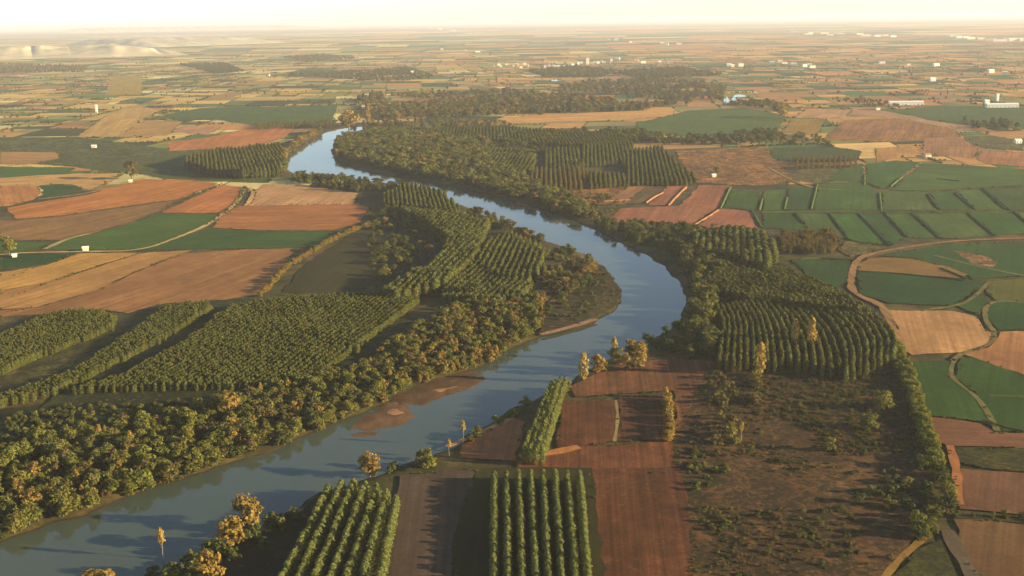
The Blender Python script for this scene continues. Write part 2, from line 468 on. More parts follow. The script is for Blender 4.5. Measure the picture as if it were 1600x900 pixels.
FIELDS = [
    # left side, far to near
    ([(0, 215), (120, 214), (250, 231), (420, 232), (300, 256), (150, 263), (0, 247)], (112, 112, 52), ROUGH, 'long olive meadow on the left behind the green strip'),
    ([(255, 180), (312, 169), (400, 167), (527, 165), (520, 191), (400, 197), (337, 187), (270, 188)], (62, 100, 46), CROP, 'flat green field before the far bare tree line'),
    ([(262, 223), (330, 214), (390, 200), (470, 194), (445, 215), (400, 229), (265, 236)], (200, 116, 62), SOIL, 'orange ploughed field left of the bright river pool'),
    ([(120, 214), (170, 178), (212, 164), (250, 172), (225, 188), (180, 214)], (206, 150, 84), SOIL, 'narrow tan field among the far left plots'),
    ([(182, 214), (228, 188), (285, 190), (260, 212)], (190, 134, 76), SOIL, 'sloping ochre plot beside the narrow tan field'),
    ([(262, 206), (290, 196), (345, 199), (325, 211)], (196, 132, 96), SOIL, 'pinkish plot above the orange ploughed field'),
    ([(175, 118), (220, 119), (222, 148), (165, 148)], (150, 146, 70), CROP, 'square pale green field among golden far fields'),
    ([(0, 236), (88, 238), (94, 247), (40, 258), (0, 256)], (186, 128, 78), SOIL, 'small tan plot inside the olive meadow'),
    ([(0, 259), (118, 262), (106, 271), (0, 284)], (60, 106, 48), CROP, 'bright green strip at the left edge'),
    ([(120, 262), (255, 240), (430, 238), (440, 262), (420, 286), (340, 284), (250, 279), (200, 268), (178, 270)], (70, 92, 46), CROP, 'green field behind the lone round tree'),
    ([(0, 285), (125, 271), (176, 271), (186, 279), (140, 297), (108, 288), (60, 288), (0, 290)], (214, 152, 92), SOIL, 'pale tan strip with a bright edge on the left'),
    ([(0, 291), (60, 290), (63, 303), (50, 313), (15, 322), (0, 325)], (198, 122, 66), SOIL, 'small orange plot at the left edge'),
    ([(62, 290), (92, 288), (130, 296), (75, 310), (67, 302)], (44, 84, 40), CROP, 'small dark green triangle among orange soil'),
    ([(10, 325), (75, 314), (140, 304), (200, 286), (225, 280), (252, 281), (340, 286), (335, 291), (280, 311), (207, 321), (130, 332), (95, 337), (25, 342), (15, 332)], (202, 118, 58), SOIL, 'large vivid orange ploughed field on the left'),
    ([(0, 344), (25, 345), (95, 339), (130, 334), (207, 323), (277, 313), (250, 330), (210, 345), (130, 369), (100, 375), (30, 376), (0, 375)], (156, 106, 62), SOIL, 'dull brown strip below the vivid orange field'),
    ([(252, 331), (285, 317), (345, 289), (380, 292), (372, 315), (347, 333), (255, 333)], (198, 114, 62), SOIL, 'orange plot between dark ditches beside the track'),
    ([(105, 375), (140, 368), (210, 348), (245, 335), (347, 335), (322, 352), (275, 371), (225, 389), (140, 390), (95, 391), (67, 390)], (64, 104, 42), CROP, 'big green field left of the river grove'),
    ([(30, 378), (80, 380), (57, 389), (25, 395), (0, 397), (0, 378)], (62, 104, 44), CROP, 'small green patch by the lone bushes at left edge'),
    ([(0, 401), (30, 398), (118, 397), (75, 412), (0, 436)], (36, 78, 36), CROP, 'dark green wedge at the left edge'),
    ([(0, 440), (75, 414), (125, 396), (220, 395), (180, 407), (120, 427), (80, 440), (0, 470)], (206, 142, 72), SOIL, 'ochre stubble field sloping to the left edge'),
    ([(221, 396), (300, 391), (280, 398), (200, 430), (150, 455), (60, 480), (0, 490), (0, 471), (80, 441), (180, 408)], (192, 130, 74), SOIL, 'tan brown field beside the ochre stubble'),
    ([(285, 397), (380, 390), (458, 388), (440, 425), (405, 460), (330, 472), (260, 474), (200, 490), (150, 484), (80, 490), (0, 503), (0, 491), (60, 481), (150, 456), (200, 431)], (168, 108, 66), SOIL, 'large brown field above the left plantation'),
    ([(322, 358), (400, 361), (480, 362), (522, 362), (500, 385), (455, 388), (300, 390), (225, 391), (275, 374)], (52, 92, 40), CROP, 'green strip running into the grove shade'),
    ([(332, 356), (347, 339), (372, 322), (400, 322), (560, 318), (578, 325), (560, 350), (520, 360), (400, 360)], (182, 108, 60), SOIL, 'rust brown field left of the curved grove'),
    ([(390, 322), (400, 300), (412, 288), (470, 289), (560, 302), (552, 319)], (204, 142, 98), SOIL, 'pale pink fallow plot below the river pool'),
    ([(442, 457), (475, 415), (550, 364), (590, 352), (598, 370), (590, 400), (588, 440), (560, 460)], (56, 64, 36), CROP, 'shaded green meadow left of the curved grove'),  # meadow colour darkened to stand in for the grove's long shade
    ([(585, 330), (700, 335), (700, 400), (640, 450), (585, 455), (590, 400)], (70, 68, 36), ROUGH, 'shaded scrub inside the curved grove'),  # the thicket's shade is put into this dark ground colour
    ([(-80, 660), (0, 648), (120, 630), (330, 622), (390, 628), (380, 650), (300, 682), (100, 702), (0, 738), (-80, 760)], (40, 58, 34), CROP, 'green clearing with painted shade behind the left bank trees'),  # dark colour paints the shade lying over the clearing
    # right side
    ([(775, 186), (870, 178), (1055, 171), (1052, 181), (970, 188), (800, 193)], (222, 152, 88), SOIL, 'bright tan field behind the north forest'),
    ([(1075, 173), (1160, 168), (1226, 180), (1215, 206), (1100, 216), (990, 206), (1000, 192)], (66, 102, 46), CROP, 'bright green field right of the tan far field'),
    ([(1222, 208), (1238, 186), (1290, 186), (1278, 212)], (134, 124, 60), CROP, 'olive plot between green and orange far fields'),
    ([(1240, 184), (1262, 170), (1330, 172), (1318, 186)], (198, 138, 96), SOIL, 'pinkish plot above the olive one'),
    ([(1285, 219), (1320, 188), (1400, 185), (1480, 192), (1502, 215), (1400, 222)], (180, 114, 66), FURROW, 'orange ploughed field with dark streaks far right'),
    ([(1385, 172), (1480, 165), (1600, 168), (1640, 205), (1540, 199), (1450, 186)], (62, 98, 48), CROP, 'green field in front of the long white sheds'),
    ([(1330, 171), (1385, 174), (1450, 188), (1540, 200), (1500, 204), (1400, 184), (1330, 180)], (186, 130, 94), SOIL, 'pale strip below the shed field'),
    ([(1445, 216), (1500, 214), (1530, 232), (1522, 248), (1440, 240)], (172, 112, 76), SOIL, 'rosy brown ploughed field near the right edge'),
    ([(1506, 214), (1550, 212), (1600, 222), (1600, 236), (1536, 232)], (132, 118, 66), ROUGH, 'olive plot beside the rosy brown field'),
    ([(1534, 236), (1640, 240), (1640, 264), (1540, 256), (1526, 249)], (180, 112, 80), SOIL, 'pinkish field at the right edge'),
    ([(1368, 232), (1440, 228), (1440, 242), (1370, 252)], (200, 134, 80), SOIL, 'tan plot left of the rosy field'),
    ([(1205, 232), (1290, 228), (1345, 236), (1340, 252), (1240, 256), (1205, 248)], (58, 84, 46), CROP, 'dark green strip behind bare saplings'),
    ([(1055, 236), (1200, 229), (1206, 250), (1290, 258), (1250, 284), (1180, 291), (1090, 286), (1068, 262)], (198, 126, 70), ROUGH, 'rough orange tan ground beyond the brown plots'),
    ([(1222, 262), (1330, 258), (1300, 290), (1240, 282)], (132, 112, 60), ROUGH, 'olive pasture behind the green field grid'),
    ([(830, 300), (880, 268), (990, 270), (985, 291), (935, 316), (900, 326)], (196, 122, 62), ROUGH, 'orange scrub slope above the far bank'),
    ([(945, 346), (972, 326), (1060, 322), (1075, 310), (1092, 290), (1140, 290), (1125, 320), (1084, 350), (1030, 348), (970, 348)], (172, 102, 72), SOIL, 'broad rosy brown ploughed field across the river'),
    ([(1092, 351), (1126, 326), (1172, 331), (1184, 356), (1120, 360)], (172, 100, 76), SOIL, 'rosy brown plot by the green field grid'),
    ([(935, 320), (985, 291), (1012, 289), (975, 319)], (166, 108, 72), SOIL, 'narrow brown plot above the far bank'),
    ([(977, 319), (1012, 291), (1040, 289), (1036, 297), (1010, 317)], (112, 84, 54), SOIL, 'dark brown plot between two pale banks'),
    ([(1014, 321), (1045, 290), (1075, 289), (1046, 321)], (166, 98, 70), SOIL, 'rosy plot between two pale diagonal banks'),
] + [(p, (54 + d, 96 + e, 44 + d // 2), CROP, f'green crop plot, {o} from the left in the {r} row of the plot grid') for r, L in GRID for o, (p, d, e) in zip(ORD, L)] + [
    ([(1320, 378), (1395, 386), (1350, 398), (1330, 402), (1310, 392)], (146, 118, 62), ROUGH, 'olive verge by the bend of the farm track'),
    ([(1372, 400), (1480, 383), (1640, 379), (1640, 430), (1520, 437), (1502, 425), (1420, 403)], (46, 88, 44), CROP, 'green field around the tan earth mound'),
    ([(1490, 393), (1512, 395), (1546, 403), (1559, 412), (1550, 419), (1524, 416), (1502, 402)], (196, 134, 84), ROUGH, 'tan earth mound strip lying in the green field'),
    ([(1342, 412), (1357, 404), (1425, 405), (1482, 418), (1512, 430), (1500, 436), (1400, 427), (1342, 424)], (150, 104, 58), SOIL, 'long brown strip beside the farm track'),
    ([(1340, 425), (1400, 428), (1510, 439), (1546, 441), (1490, 478), (1390, 475), (1345, 460)], (38, 78, 38), CROP, 'dark green field above the pale tan field'),
    ([(1547, 441), (1640, 430), (1640, 473), (1556, 470), (1540, 455)], (86, 102, 44), CROP, 'light olive green plot at the right edge'),
    ([(1236, 406), (1330, 408), (1325, 440), (1310, 452), (1262, 432)], (42, 80, 38), CROP, 'dark green plot behind the right plantation'),
    ([(1495, 479), (1530, 462), (1548, 470), (1535, 484), (1530, 493)], (48, 88, 40), CROP, 'small green wedge by winding banks'),
    ([(1385, 485), (1415, 487), (1487, 487), (1527, 497), (1537, 515), (1557, 522), (1547, 541), (1500, 552), (1425, 556), (1413, 548), (1405, 520)], (202, 138, 92), SOIL, 'smooth pale tan field among dark green fields'),
    ([(1563, 520), (1640, 518), (1640, 600), (1520, 560), (1502, 554), (1545, 544)], (182, 116, 74), SOIL, 'light brown field at the right edge'),
    ([(1540, 488), (1556, 472), (1640, 475), (1640, 517), (1560, 517), (1546, 502)], (40, 82, 36), CROP, 'dark green rounded plot at the right edge'),
    ([(1425, 567), (1482, 565), (1486, 570), (1479, 590), (1520, 617), (1545, 647), (1550, 667), (1530, 660), (1450, 650), (1440, 625), (1427, 585)], (46, 86, 36), CROP, 'green field right of the tall hedge'),
    ([(1502, 562), (1520, 559), (1640, 602), (1640, 677), (1558, 675), (1546, 647), (1526, 617), (1493, 590)], (44, 84, 34), CROP, 'lower green field at the right edge'),
    ([(1450, 653), (1530, 663), (1555, 678), (1640, 682), (1640, 703), (1480, 698), (1465, 690)], (140, 88, 62), SOIL, 'brown plot below the lower green field'),
    ([(1480, 701), (1640, 705), (1640, 742), (1540, 733), (1490, 722)], (92, 82, 34), ROUGH, 'narrow olive strip between brown plots'),
    ([(1490, 733), (1640, 745), (1640, 808), (1500, 797), (1495, 770)], (132, 84, 60), SOIL, 'brown plot right of the rounded bushes'),
    ([(1490, 813), (1640, 822), (1640, 960), (1540, 915), (1505, 870)], (126, 84, 54), SOIL, 'reddish brown field in the lower right corner'),
    ([(1380, 925), (1430, 861), (1470, 846), (1482, 870), (1510, 925)], (92, 84, 36), ROUGH, 'olive corner beside the golden path'),
    # near centre
    ([(722, 697), (800, 652), (820, 661), (806, 722), (716, 717)], (178, 104, 68), SOIL, 'reddish tan bank field by the river'),
    ([(880, 630), (965, 627), (960, 690), (872, 702)], (120, 66, 40), FURROW, 'red brown plot right of the narrow plantation'),
    ([(968, 622), (1050, 616), (1050, 690), (964, 692)], (112, 64, 42), FURROW, 'dark red plot left of the golden hedge'),
    ([(890, 606), (960, 572), (1050, 560), (1118, 566), (1108, 690), (1058, 690), (1052, 612), (900, 622)], (134, 80, 52), FURROW, 'striped brown fallow below the river bend'),
    ([(806, 724), (900, 700), (1056, 692), (1072, 740), (930, 740), (812, 735)], (138, 76, 48), FURROW, 'red earth headland above the striped plantation'),
    ([(920, 736), (1064, 730), (1080, 800), (1095, 960), (940, 960), (930, 800)], (118, 64, 38), FURROW, 'red brown furrowed field at the bottom'),
    ([(625, 745), (745, 733), (716, 820), (702, 960), (590, 960), (614, 820)], (98, 74, 62), SOIL, 'grey brown bare plot between two plantations'),
    ([(742, 733), (800, 733), (925, 733), (950, 960), (700, 960), (716, 820)], (52, 60, 28), CROP, 'grassy floor with painted shade under the striped plantation'),  # dark colour paints the rows' shadow, including the strip to their left
    ([(1050, 690), (1112, 566), (1200, 588), (1330, 578), (1400, 562), (1425, 640), (1462, 740), (1440, 830), (1390, 890), (1340, 960), (1086, 960), (1074, 800), (1064, 740)], (116, 74, 46), ROUGH, 'rough reddish scrubland with scattered bushes'),
    ([(-60, 560), (60, 500), (182, 496), (200, 540), (80, 610), (-60, 660)], (98, 88, 44), ROUGH, 'grass under the left plantation block'),
    ([(60, 640), (200, 520), (330, 470), (640, 462), (640, 520), (500, 600), (330, 630)], (62, 68, 34), ROUGH, 'shaded grass under the dense left plantation'),  # shade below the crowns is painted into the grass colour
    ([(840, 522), (860, 470), (905, 410), (940, 415), (972, 455), (958, 482), (925, 500), (880, 514)], (92, 74, 44), ROUGH, 'brown tongue of land inside the river bend'),
    ([(1042, 390), (1110, 362), (1200, 364), (1212, 408), (1320, 462), (1396, 500), (1400, 560), (1330, 580), (1120, 572), (1082, 520), (1095, 470)], (64, 62, 32), ROUGH, 'shaded grass under the right plantation'),  # grass colour darkened to carry the plantation's shade
    ([(290, 900), (330, 868), (430, 832), (500, 770), (512, 775), (450, 880), (430, 960), (250, 960)], (70, 54, 42), ROUGH, 'dark bank ground left of the lower plantation'),
]
for fdef in FIELDS:
    pts, rgb, mat, lab = fdef
    row = None
    if 'scrub' in lab or 'fallow' in lab or 'furrowed' in lab:
        row = ((1000, 890), (985, 740))
    elif 'plot right of the narrow' in lab or 'dark red plot' in lab or 'headland' in lab:
        row = ((1000, 890), (985, 740))
    elif 'pale tan field among' in lab:
        row = ((1430, 550), (1415, 490))
    elif 'vivid' in lab or 'ochre' in lab or 'tan brown' in lab or 'large brown' in lab:
        row = ((60, 440), (230, 392))
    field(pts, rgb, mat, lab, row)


# ------------------------------------------------------------------ tracks and field banks
def ribbon(pts, w, rgb, name, label, cat, ridge=0.0, z=0.66, mat=SOIL, wob=0.6, group=None):
    p = smooth_open(P(pts), 2)
    # resample
    seg = np.linalg.norm(np.diff(p, axis=0), axis=1); s = np.r_[0, np.cumsum(seg)]
    n = int(max(4, min(160, s[-1] / 6)))
    t = np.linspace(0, s[-1], n)
    p = np.stack([np.interp(t, s, p[:, 0]), np.interp(t, s, p[:, 1])], 1)
    d = np.gradient(p, axis=0); d /= np.linalg.norm(d, axis=1)[:, None] + 1e-9
    nr = np.stack([-d[:, 1], d[:, 0]], 1)
    c = p.mean(0); V = []; Fc = []
    offs = (-1, 1) if ridge == 0 else (-1, -0.3, 0.3, 1)
    hs = (0, 0) if ridge == 0 else (-0.6, ridge, ridge * 0.9, -0.6)
    k = len(offs)
    for i in range(n):
        ww = w / 2 * (1 + (random.random() - 0.5) * wob)
        for a, h in zip(offs, hs):
            q = p[i] + nr[i] * a * ww - c
            V.append((q[0], q[1], h * (0.7 + 0.6 * random.random())))
    for i in range(n - 1):
        for j in range(k - 1):
            Fc.append([i * k + j + 1, i * k + j, (i + 1) * k + j, (i + 1) * k + j + 1])
    o = link(name, mesh_of(name, V, Fc, [mat]), (c[0], c[1], z))
    o.color = (*alb(rgb), 1)
    tag(o, label, cat, group, 'structure')
    return o


TRACKS = [
    ([(1640, 372), (1500, 376), (1420, 386), (1352, 399), (1336, 410), (1331, 430), (1328, 450), (1342, 464), (1376, 476), (1386, 492), (1400, 525), (1414, 552)], 5.0, (160, 116, 76), 'pale farm track curving round the right fields'),
    ([(0, 399), (30, 396), (130, 394), (220, 393), (275, 373), (322, 354), (347, 336), (372, 316), (384, 292)], 4.5, (198, 160, 104), 'pale track along the big green field on the left'),
    ([(70, 390), (105, 374), (140, 366)], 4.5, (190, 165, 110), 'short pale track at the corner of the big green field'),
    ([(60, 312), (140, 303), (200, 285), (225, 279)], 5.0, (170, 140, 84), 'grassy track above the vivid orange field'),
    ([(380, 296), (388, 292), (398, 300), (386, 322)], 5.0, (206, 156, 96), 'pale track corner by the poplar grove'),
    ([(180, 573), (270, 530), (350, 478)], 4.0, (62, 64, 34), 'dark lane through the left plantation'),
    ([(1492, 563), (1484, 580), (1492, 597), (1525, 620), (1546, 650), (1558, 675)], 2.4, (128, 116, 66), 'narrow winding bank between two green fields'),
    ([(1546, 441), (1520, 468), (1493, 480), (1440, 486)], 2.8, (122, 114, 64), 'winding grass bank above the pale tan field'),
    ([(1600, 474), (1555, 470), (1537, 484), (1541, 505), (1556, 520), (1550, 540), (1500, 554), (1488, 565)], 2.8, (132, 112, 66), 'winding bank right of the pale tan field'),
    ([(1342, 960), (1400, 880), (1436, 850), (1448, 836)], 3.0, (166, 120, 58), 'golden path at the edge of the scrubland'),
    ([(812, 716), (850, 712), (905, 700)], 5.0, (202, 128, 74), 'bare dirt path above the striped plantation'),
    ([(700, 700), (740, 682), (800, 655)], 3.2, (206, 146, 92), 'bright dirt path along the right bank'),
    ([(250, 905), (300, 880), (400, 835), (470, 797)], 3.0, (150, 120, 92), 'faint path beside the golden trees'),
    ([(560, 192), (590, 186), (640, 180)], 5.0, (216, 160, 118), 'pale lane at the bridgehead beyond the river pool'),
    ([(1040, 215), (1110, 228), (1200, 228)], 6.0, (170, 160, 130), 'pale road behind the north forest'),
    ([(1460, 400), (1530, 418), (1600, 432)], 3.5, (104, 110, 76), 'grey green ditch through the right green field'),
    ([(1200, 262), (1260, 295), (1330, 298)], 4.0, (150, 118, 68), 'brown hedge line behind the green field grid'),
    ([(845, 524), (890, 513), (930, 500)], 4.5, (176, 128, 100), 'pink sandy edge of the river bend'),
    ([(1490, 808), (1560, 812), (1640, 818)], 5.0, (70, 66, 34), 'dark ditch between two brown plots at right edge'),
    ([(1484, 698), (1495, 735), (1498, 790)], 3.5, (190, 118, 70), 'bare orange path beside the rounded bushes'),
    ([(1480, 830), (1500, 870), (1530, 920)], 5.0, (112, 92, 72), 'grey brown farm lane in the lower right corner'),
    ([(962, 627), (966, 655), (960, 692)], 1.6, (168, 140, 92), 'thin pale fence line between two red plots'),
]
for pts, w, rgb, lab in TRACKS:
    ribbon(pts, w, rgb, 'dirt_track', lab, 'track')
BANKS = [[(1125, 327), (1141, 293)], [(1175, 330), (1190, 356)], [(1186, 329), (1191, 311)], [(1225, 328), (1230, 309)], [(1267, 328), (1272, 308), (1277, 288)], [(1377, 331), (1374, 302)],
         [(1190, 332), (1280, 331), (1375, 331), (1500, 332), (1640, 333)], [(1465, 326), (1450, 304)], [(1522, 327), (1492, 302)], [(1572, 328), (1535, 295)], [(1256, 350), (1242, 334)],
         [(1328, 376), (1296, 334)], [(1392, 386), (1342, 334)], [(1417, 371), (1382, 333)], [(1470, 373), (1425, 334)], [(1553, 368), (1512, 333)], [(1610, 352), (1586, 332)],
         [(1350, 290), (1351, 274)], [(1391, 292), (1408, 278)], [(1464, 280), (1498, 284)], [(1085, 352), (1104, 341), (1122, 329)], [(1029, 352), (1060, 350), (1084, 352)],
         [(1044, 322), (1058, 306), (1072, 293)], [(1009, 318), (1022, 308), (1036, 302)], [(1535, 660), (1600, 676)], [(930, 316), (985, 313)], [(1345, 426), (1420, 430), (1505, 440)],
         [(1545, 620), (1640, 622)], [(1250, 405), (1290, 404), (1330, 408)], [(1470, 420), (1512, 437)]]
for b in BANKS:
    light = b[0][0] < 1120
    ribbon(b, 2.6, (172, 118, 84) if light else (86, 100, 50), 'field_bank', 'pale earth bank between the brown plots across the river' if light else 'thin pale grass bank dividing the green plots',
           'field bank', ridge=0.55, z=0.7, mat=CROP, group='banks between brown plots' if light else 'banks between green plots')

# ------------------------------------------------------------------ distant farmland
def farmland():
    cells = []

    def split(a, b, c, d, depth):
        ctr = (a + b + c + d) / 4
        y = max(ctr[1], 300)
        if abs(ctr[0]) > 0.62 * y + 900: return
        e1 = (np.linalg.norm(b - a) + np.linalg.norm(d - c)) / 2; e2 = (np.linalg.norm(c - b) + np.linalg.norm(a - d)) / 2
        lim = 150 if y < 2500 else 165 if y < 4200 else 230 if y < 6500 else 420 if y < 9500 else 900
        lim *= random.uniform(0.6, 1.4)
        if max(e1, e2) < lim or depth > 18:
            if min(e1, e2) > 42 and max(e1, e2) / min(e1, e2) < 1.7 and y < 5200 and random.random() < 0.75:
                pass
            else:
                cells.append((a, b, c, d)); return
        t = random.uniform(0.36, 0.64); u = t + random.uniform(-0.06, 0.06)
        if e1 > e2 * random.uniform(0.7, 1.3):
            m = a + (b - a) * t; n = d + (c - d) * u
            split(a, m, n, d, depth + 1); split(m, b, c, n, depth + 1)
        else:
            m = b + (c - b) * t; n = a + (d - a) * u
            split(a, b, m, n, depth + 1); split(n, m, c, d, depth + 1)
    for x0 in range(-12, 12):
        for y0 in range(0, 11):
            A = 1700
            def w(i, j): return np.array([i * A + 260 * math.sin(i * 3.1 + j * 1.7), 1150 + j * A + 240 * math.sin(i * 1.3 - j * 2.3)])
            split(w(x0, y0), w(x0 + 1, y0), w(x0 + 1, y0 + 1), w(x0, y0 + 1), 0)
    pal_l = [((206, 164, 92), 5), ((188, 146, 82), 4), ((136, 128, 62), 5), ((84, 104, 50), 5), ((158, 120, 70), 3), ((192, 130, 74), 2), ((216, 190, 128), 3), ((64, 72, 38), 3), ((146, 140, 80), 3)]
    pal_r = [((196, 142, 80), 5), ((182, 128, 74), 4), ((164, 118, 72), 3), ((128, 116, 58), 4), ((76, 100, 48), 4), ((208, 162, 102), 3), ((184, 112, 66), 2), ((66, 72, 38), 2.5), ((148, 126, 80), 3), ((110, 112, 60), 3)]
    V, Fc, C, edges = [], [], [], []
    for q in cells:
        q = list(q); ctr = sum(q) / 4
        px, py = to_px(ctr[0], ctr[1])
        if py > 300 or (py > 232 and 420 < px < 1210): continue
        xs = np.array([p[0] for p in q] + [ctr[0]]); ys = np.array([p[1] for p in q] + [ctr[1]])
        if ys[4] < 2350:
            ex = np.linspace(0, 1, 5)
            gx = np.concatenate([q[i][0] + (q[(i + 1) % 4][0] - q[i][0]) * ex for i in range(4)] + [[ctr[0]]])
            gy = np.concatenate([q[i][1] + (q[(i + 1) % 4][1] - q[i][1]) * ex for i in range(4)] + [[ctr[1]]])
            if inside(RIVER, gx, gy).any() or dist_poly(RIVER, gx, gy).min() < 14: continue
        q = [ctr + (p - ctr) * (1 - 2.0 / max(8, np.linalg.norm(p - ctr))) for p in q]
        w = min(1, max(0, (px - 500) / 500)); pal = pal_r if random.random() < w else pal_l
        c = np.array(alb(random.choices([a for a, _ in pal], [b for _, b in pal])[0])) * random.uniform(0.95, 1.35)
        i = len(V)
        V += [(p[0], p[1], 0.10) for p in q]; Fc.append([i, i + 1, i + 2, i + 3]); C += [(*c, 1)] * 4
        for k in range(4): edges.append((q[k], q[(k + 1) % 4]))
    m = mesh_of('farmland', np.array(V), np.array(Fc), [FARM])
    at = m.color_attributes.new('crop_colour', 'FLOAT_COLOR', 'CORNER')
    at.data.foreach_set('color', np.array(C, np.float32).ravel())
    o = link('farmland', m)
    tag(o, 'patchwork of far tan, olive and green parcels stretching to the horizon', 'farmland', kind='structure')
    return edges


EDGES = farmland()

# ------------------------------------------------------------------ pale bluffs on the far left
def bluff(p0, p1, depth, h, label, seed, toe=0.18):
    a, b = G(*p0), G(*p1)
    nu, nv = 460, 40
    d = (b - a); L = np.linalg.norm(d); d /= L; nrm = np.array([-d[1], d[0]])
    if nrm[1] < 0: nrm = -nrm
    V, Fc, mi = [], [], []
    for i in range(nu):
        u = i / (nu - 1)
        endf = min(1, u / 0.08, (1 - u) / 0.22); endf = max(0, endf) ** 0.7
        gul = min(1, abs(float(vnoise(u * L, 0, 260, seed)) - 0.5) * 5)
        gul2 = float(vnoise(u * L, 5, 75, seed + 1))
        for j in range(nv):
            v = j / (nv - 1)
            front = toe + 0.24 * (1 - gul) ** 2 + 0.16 * gul2
            t = min(1, v / front) if v < 0.6 else max(0, min(1, (1 - v) / 0.4))
            prof = t * t * (3 - 2 * t) if v >= 0.6 else t ** 0.8
            z = h * endf * prof * (0.72 + 0.35 * float(vnoise(u * L, v * depth, 600, seed + 2))) * (0.86 + 0.28 * float(vnoise(u * L, v * depth, 85, seed + 3))) - 0.5
            q = a + d * L * u + nrm * depth * v
            V.append((q[0], q[1], z)); 
    for i in range(nu - 1):
        for j in range(nv - 1):
            k = i * nv + j
            Fc.append([k, k + nv, k + nv + 1, k + 1])
    o = link('hill', mesh_of('hill', np.array(V), np.array(Fc), [BLUFF], smooth=True))
    tag(o, label, 'hill', kind='structure')


def bluff_material():
    m, nt, out = new_mat('pale_bluff')
    g = N(nt, 'ShaderNodeNewGeometry')
    n = ramp(nt, noise(nt, g.outputs['Position'], 0.012, 6, 0.75), [(0.42, 0.0), (0.6, 1.0)])
    pale = mixc(nt, n, (0.60, 0.50, 0.32), (0.44, 0.35, 0.21))
    scrub = mixc(nt, n, (0.30, 0.26, 0.15), (0.48, 0.39, 0.24))
    s = N(nt, 'ShaderNodeSeparateXYZ'); nt.links.new(g.outputs['Normal'], s.inputs[0])
    col = mixc(nt, ramp(nt, s.outputs[2], [(0.965, 0.0), (0.995, 1.0)]), pale, scrub)
    diffuse_out(nt, out, col)
    return m


BLUFF = bluff_material()
bluff((-260, 100), (300, 86), 1500, 58, 'pale eroded bluffs at the far left below the skyline', 5)
bluff((240, 74), (480, 66), 1700, 66, 'cream bluff further back, right of the nearer pale bluffs', 9)
bluff((100, 52), (560, 44), 4500, 120, 'faint cream plateau on the far left skyline', 14)

# ------------------------------------------------------------------ trees: meshes
def quads_from(points, normals, size, rng):
    n = len(points)
    r = rng.normal(size=(n, 3))
    t = np.cross(normals, r); t /= np.linalg.norm(t, axis=1)[:, None] + 1e-9
    b = np.cross(normals, t)
    s = (size * rng.uniform(0.6, 1.25, n))[:, None]; s2 = s * rng.uniform(0.6, 1.0, n)[:, None]
    V = np.stack([points - t * s - b * s2 * 0.4, points + t * s * 0.3 - b * s2, points + t * s + b * s2 * 0.4, points - t * s * 0.3 + b * s2], 1).reshape(-1, 3)
    return V, np.arange(4 * n).reshape(n, 4)


def tube(path, rad, sides=6):
    V, Fc = [], []
    for i, (p, r) in enumerate(zip(path, rad)):
        for k in range(sides):
            a = 2 * math.pi * k / sides
            V.append((p[0] + r * math.cos(a), p[1] + r * math.sin(a), p[2]))
    for i in range(len(path) - 1):
        for k in range(sides):
            Fc.append([i * sides + k, i * sides + (k + 1) % sides, (i + 1) * sides + (k + 1) % sides, (i + 1) * sides + k])
    return np.array(V), np.array(Fc)


def limbs(h, r, n, spread, z0, z1, rng, lean=0.3):
    Vs, Fs, k = [], [], 0
    top = rng.normal(size=2) * lean
    path = [(0, 0, -0.6), (top[0] * 0.3, top[1] * 0.3, h * 0.35), (top[0], top[1], h * 0.7), (top[0] * 1.3, top[1] * 1.3, h * 0.93)]
    V, Fc = tube(path, [r, r * 0.75, r * 0.45, r * 0.12]); Vs.append(V); Fs.append(Fc + k); k += len(V)
    for i in range(n):
        a = 2 * math.pi * (i + rng.random() * 0.6) / n; zz = h * rng.uniform(z0, z1)
        e = spread * rng.uniform(0.6, 1.0)
        path = [(0, 0, zz), (math.cos(a) * e * 0.5, math.sin(a) * e * 0.5, zz + e * 0.45), (math.cos(a) * e, math.sin(a) * e, zz + e * 0.9)]
        V, Fc = tube(path, [r * 0.4, r * 0.25, r * 0.08], 5); Vs.append(V); Fs.append(Fc + k); k += len(V)
    return np.vstack(Vs), np.vstack(Fs)


def poplar_crown(seed, h=14.0, w=4.6, n=520, base=0.10, leaf=0.50):
    rng = np.random.default_rng(seed)
    t = rng.random(n) ** 0.85
    prof = np.minimum(1, t / 0.22 + 0.25) * np.sqrt(np.clip(1 - (t * 0.98) ** 3.2, 0, 1))
    a = rng.random(n) * 2 * math.pi
    lump = 1 + 0.28 * np.sin(a * 3 + seed + t * 9) * np.sin(t * 17 + seed)
    rr = w / 2 * prof * lump * np.sqrt(rng.uniform(0.35, 1.0, n))
    z = h * (base + (1 - base) * t)
    p = np.stack([rr * np.cos(a), rr * np.sin(a), z], 1)
    nm = np.stack([np.cos(a), np.sin(a), 0.35 + 0.9 * (t > 0.85)], 1) + rng.normal(size=(n, 3)) * 0.55
    nm /= np.linalg.norm(nm, axis=1)[:, None]
    V, Fc = quads_from(p, nm, leaf, rng)
    tone = np.clip(0.5 + 0.22 * rng.normal(size=n) + 0.25 * np.sin(a * 2 + z * 1.3), 0, 1)
    return V, Fc, tone


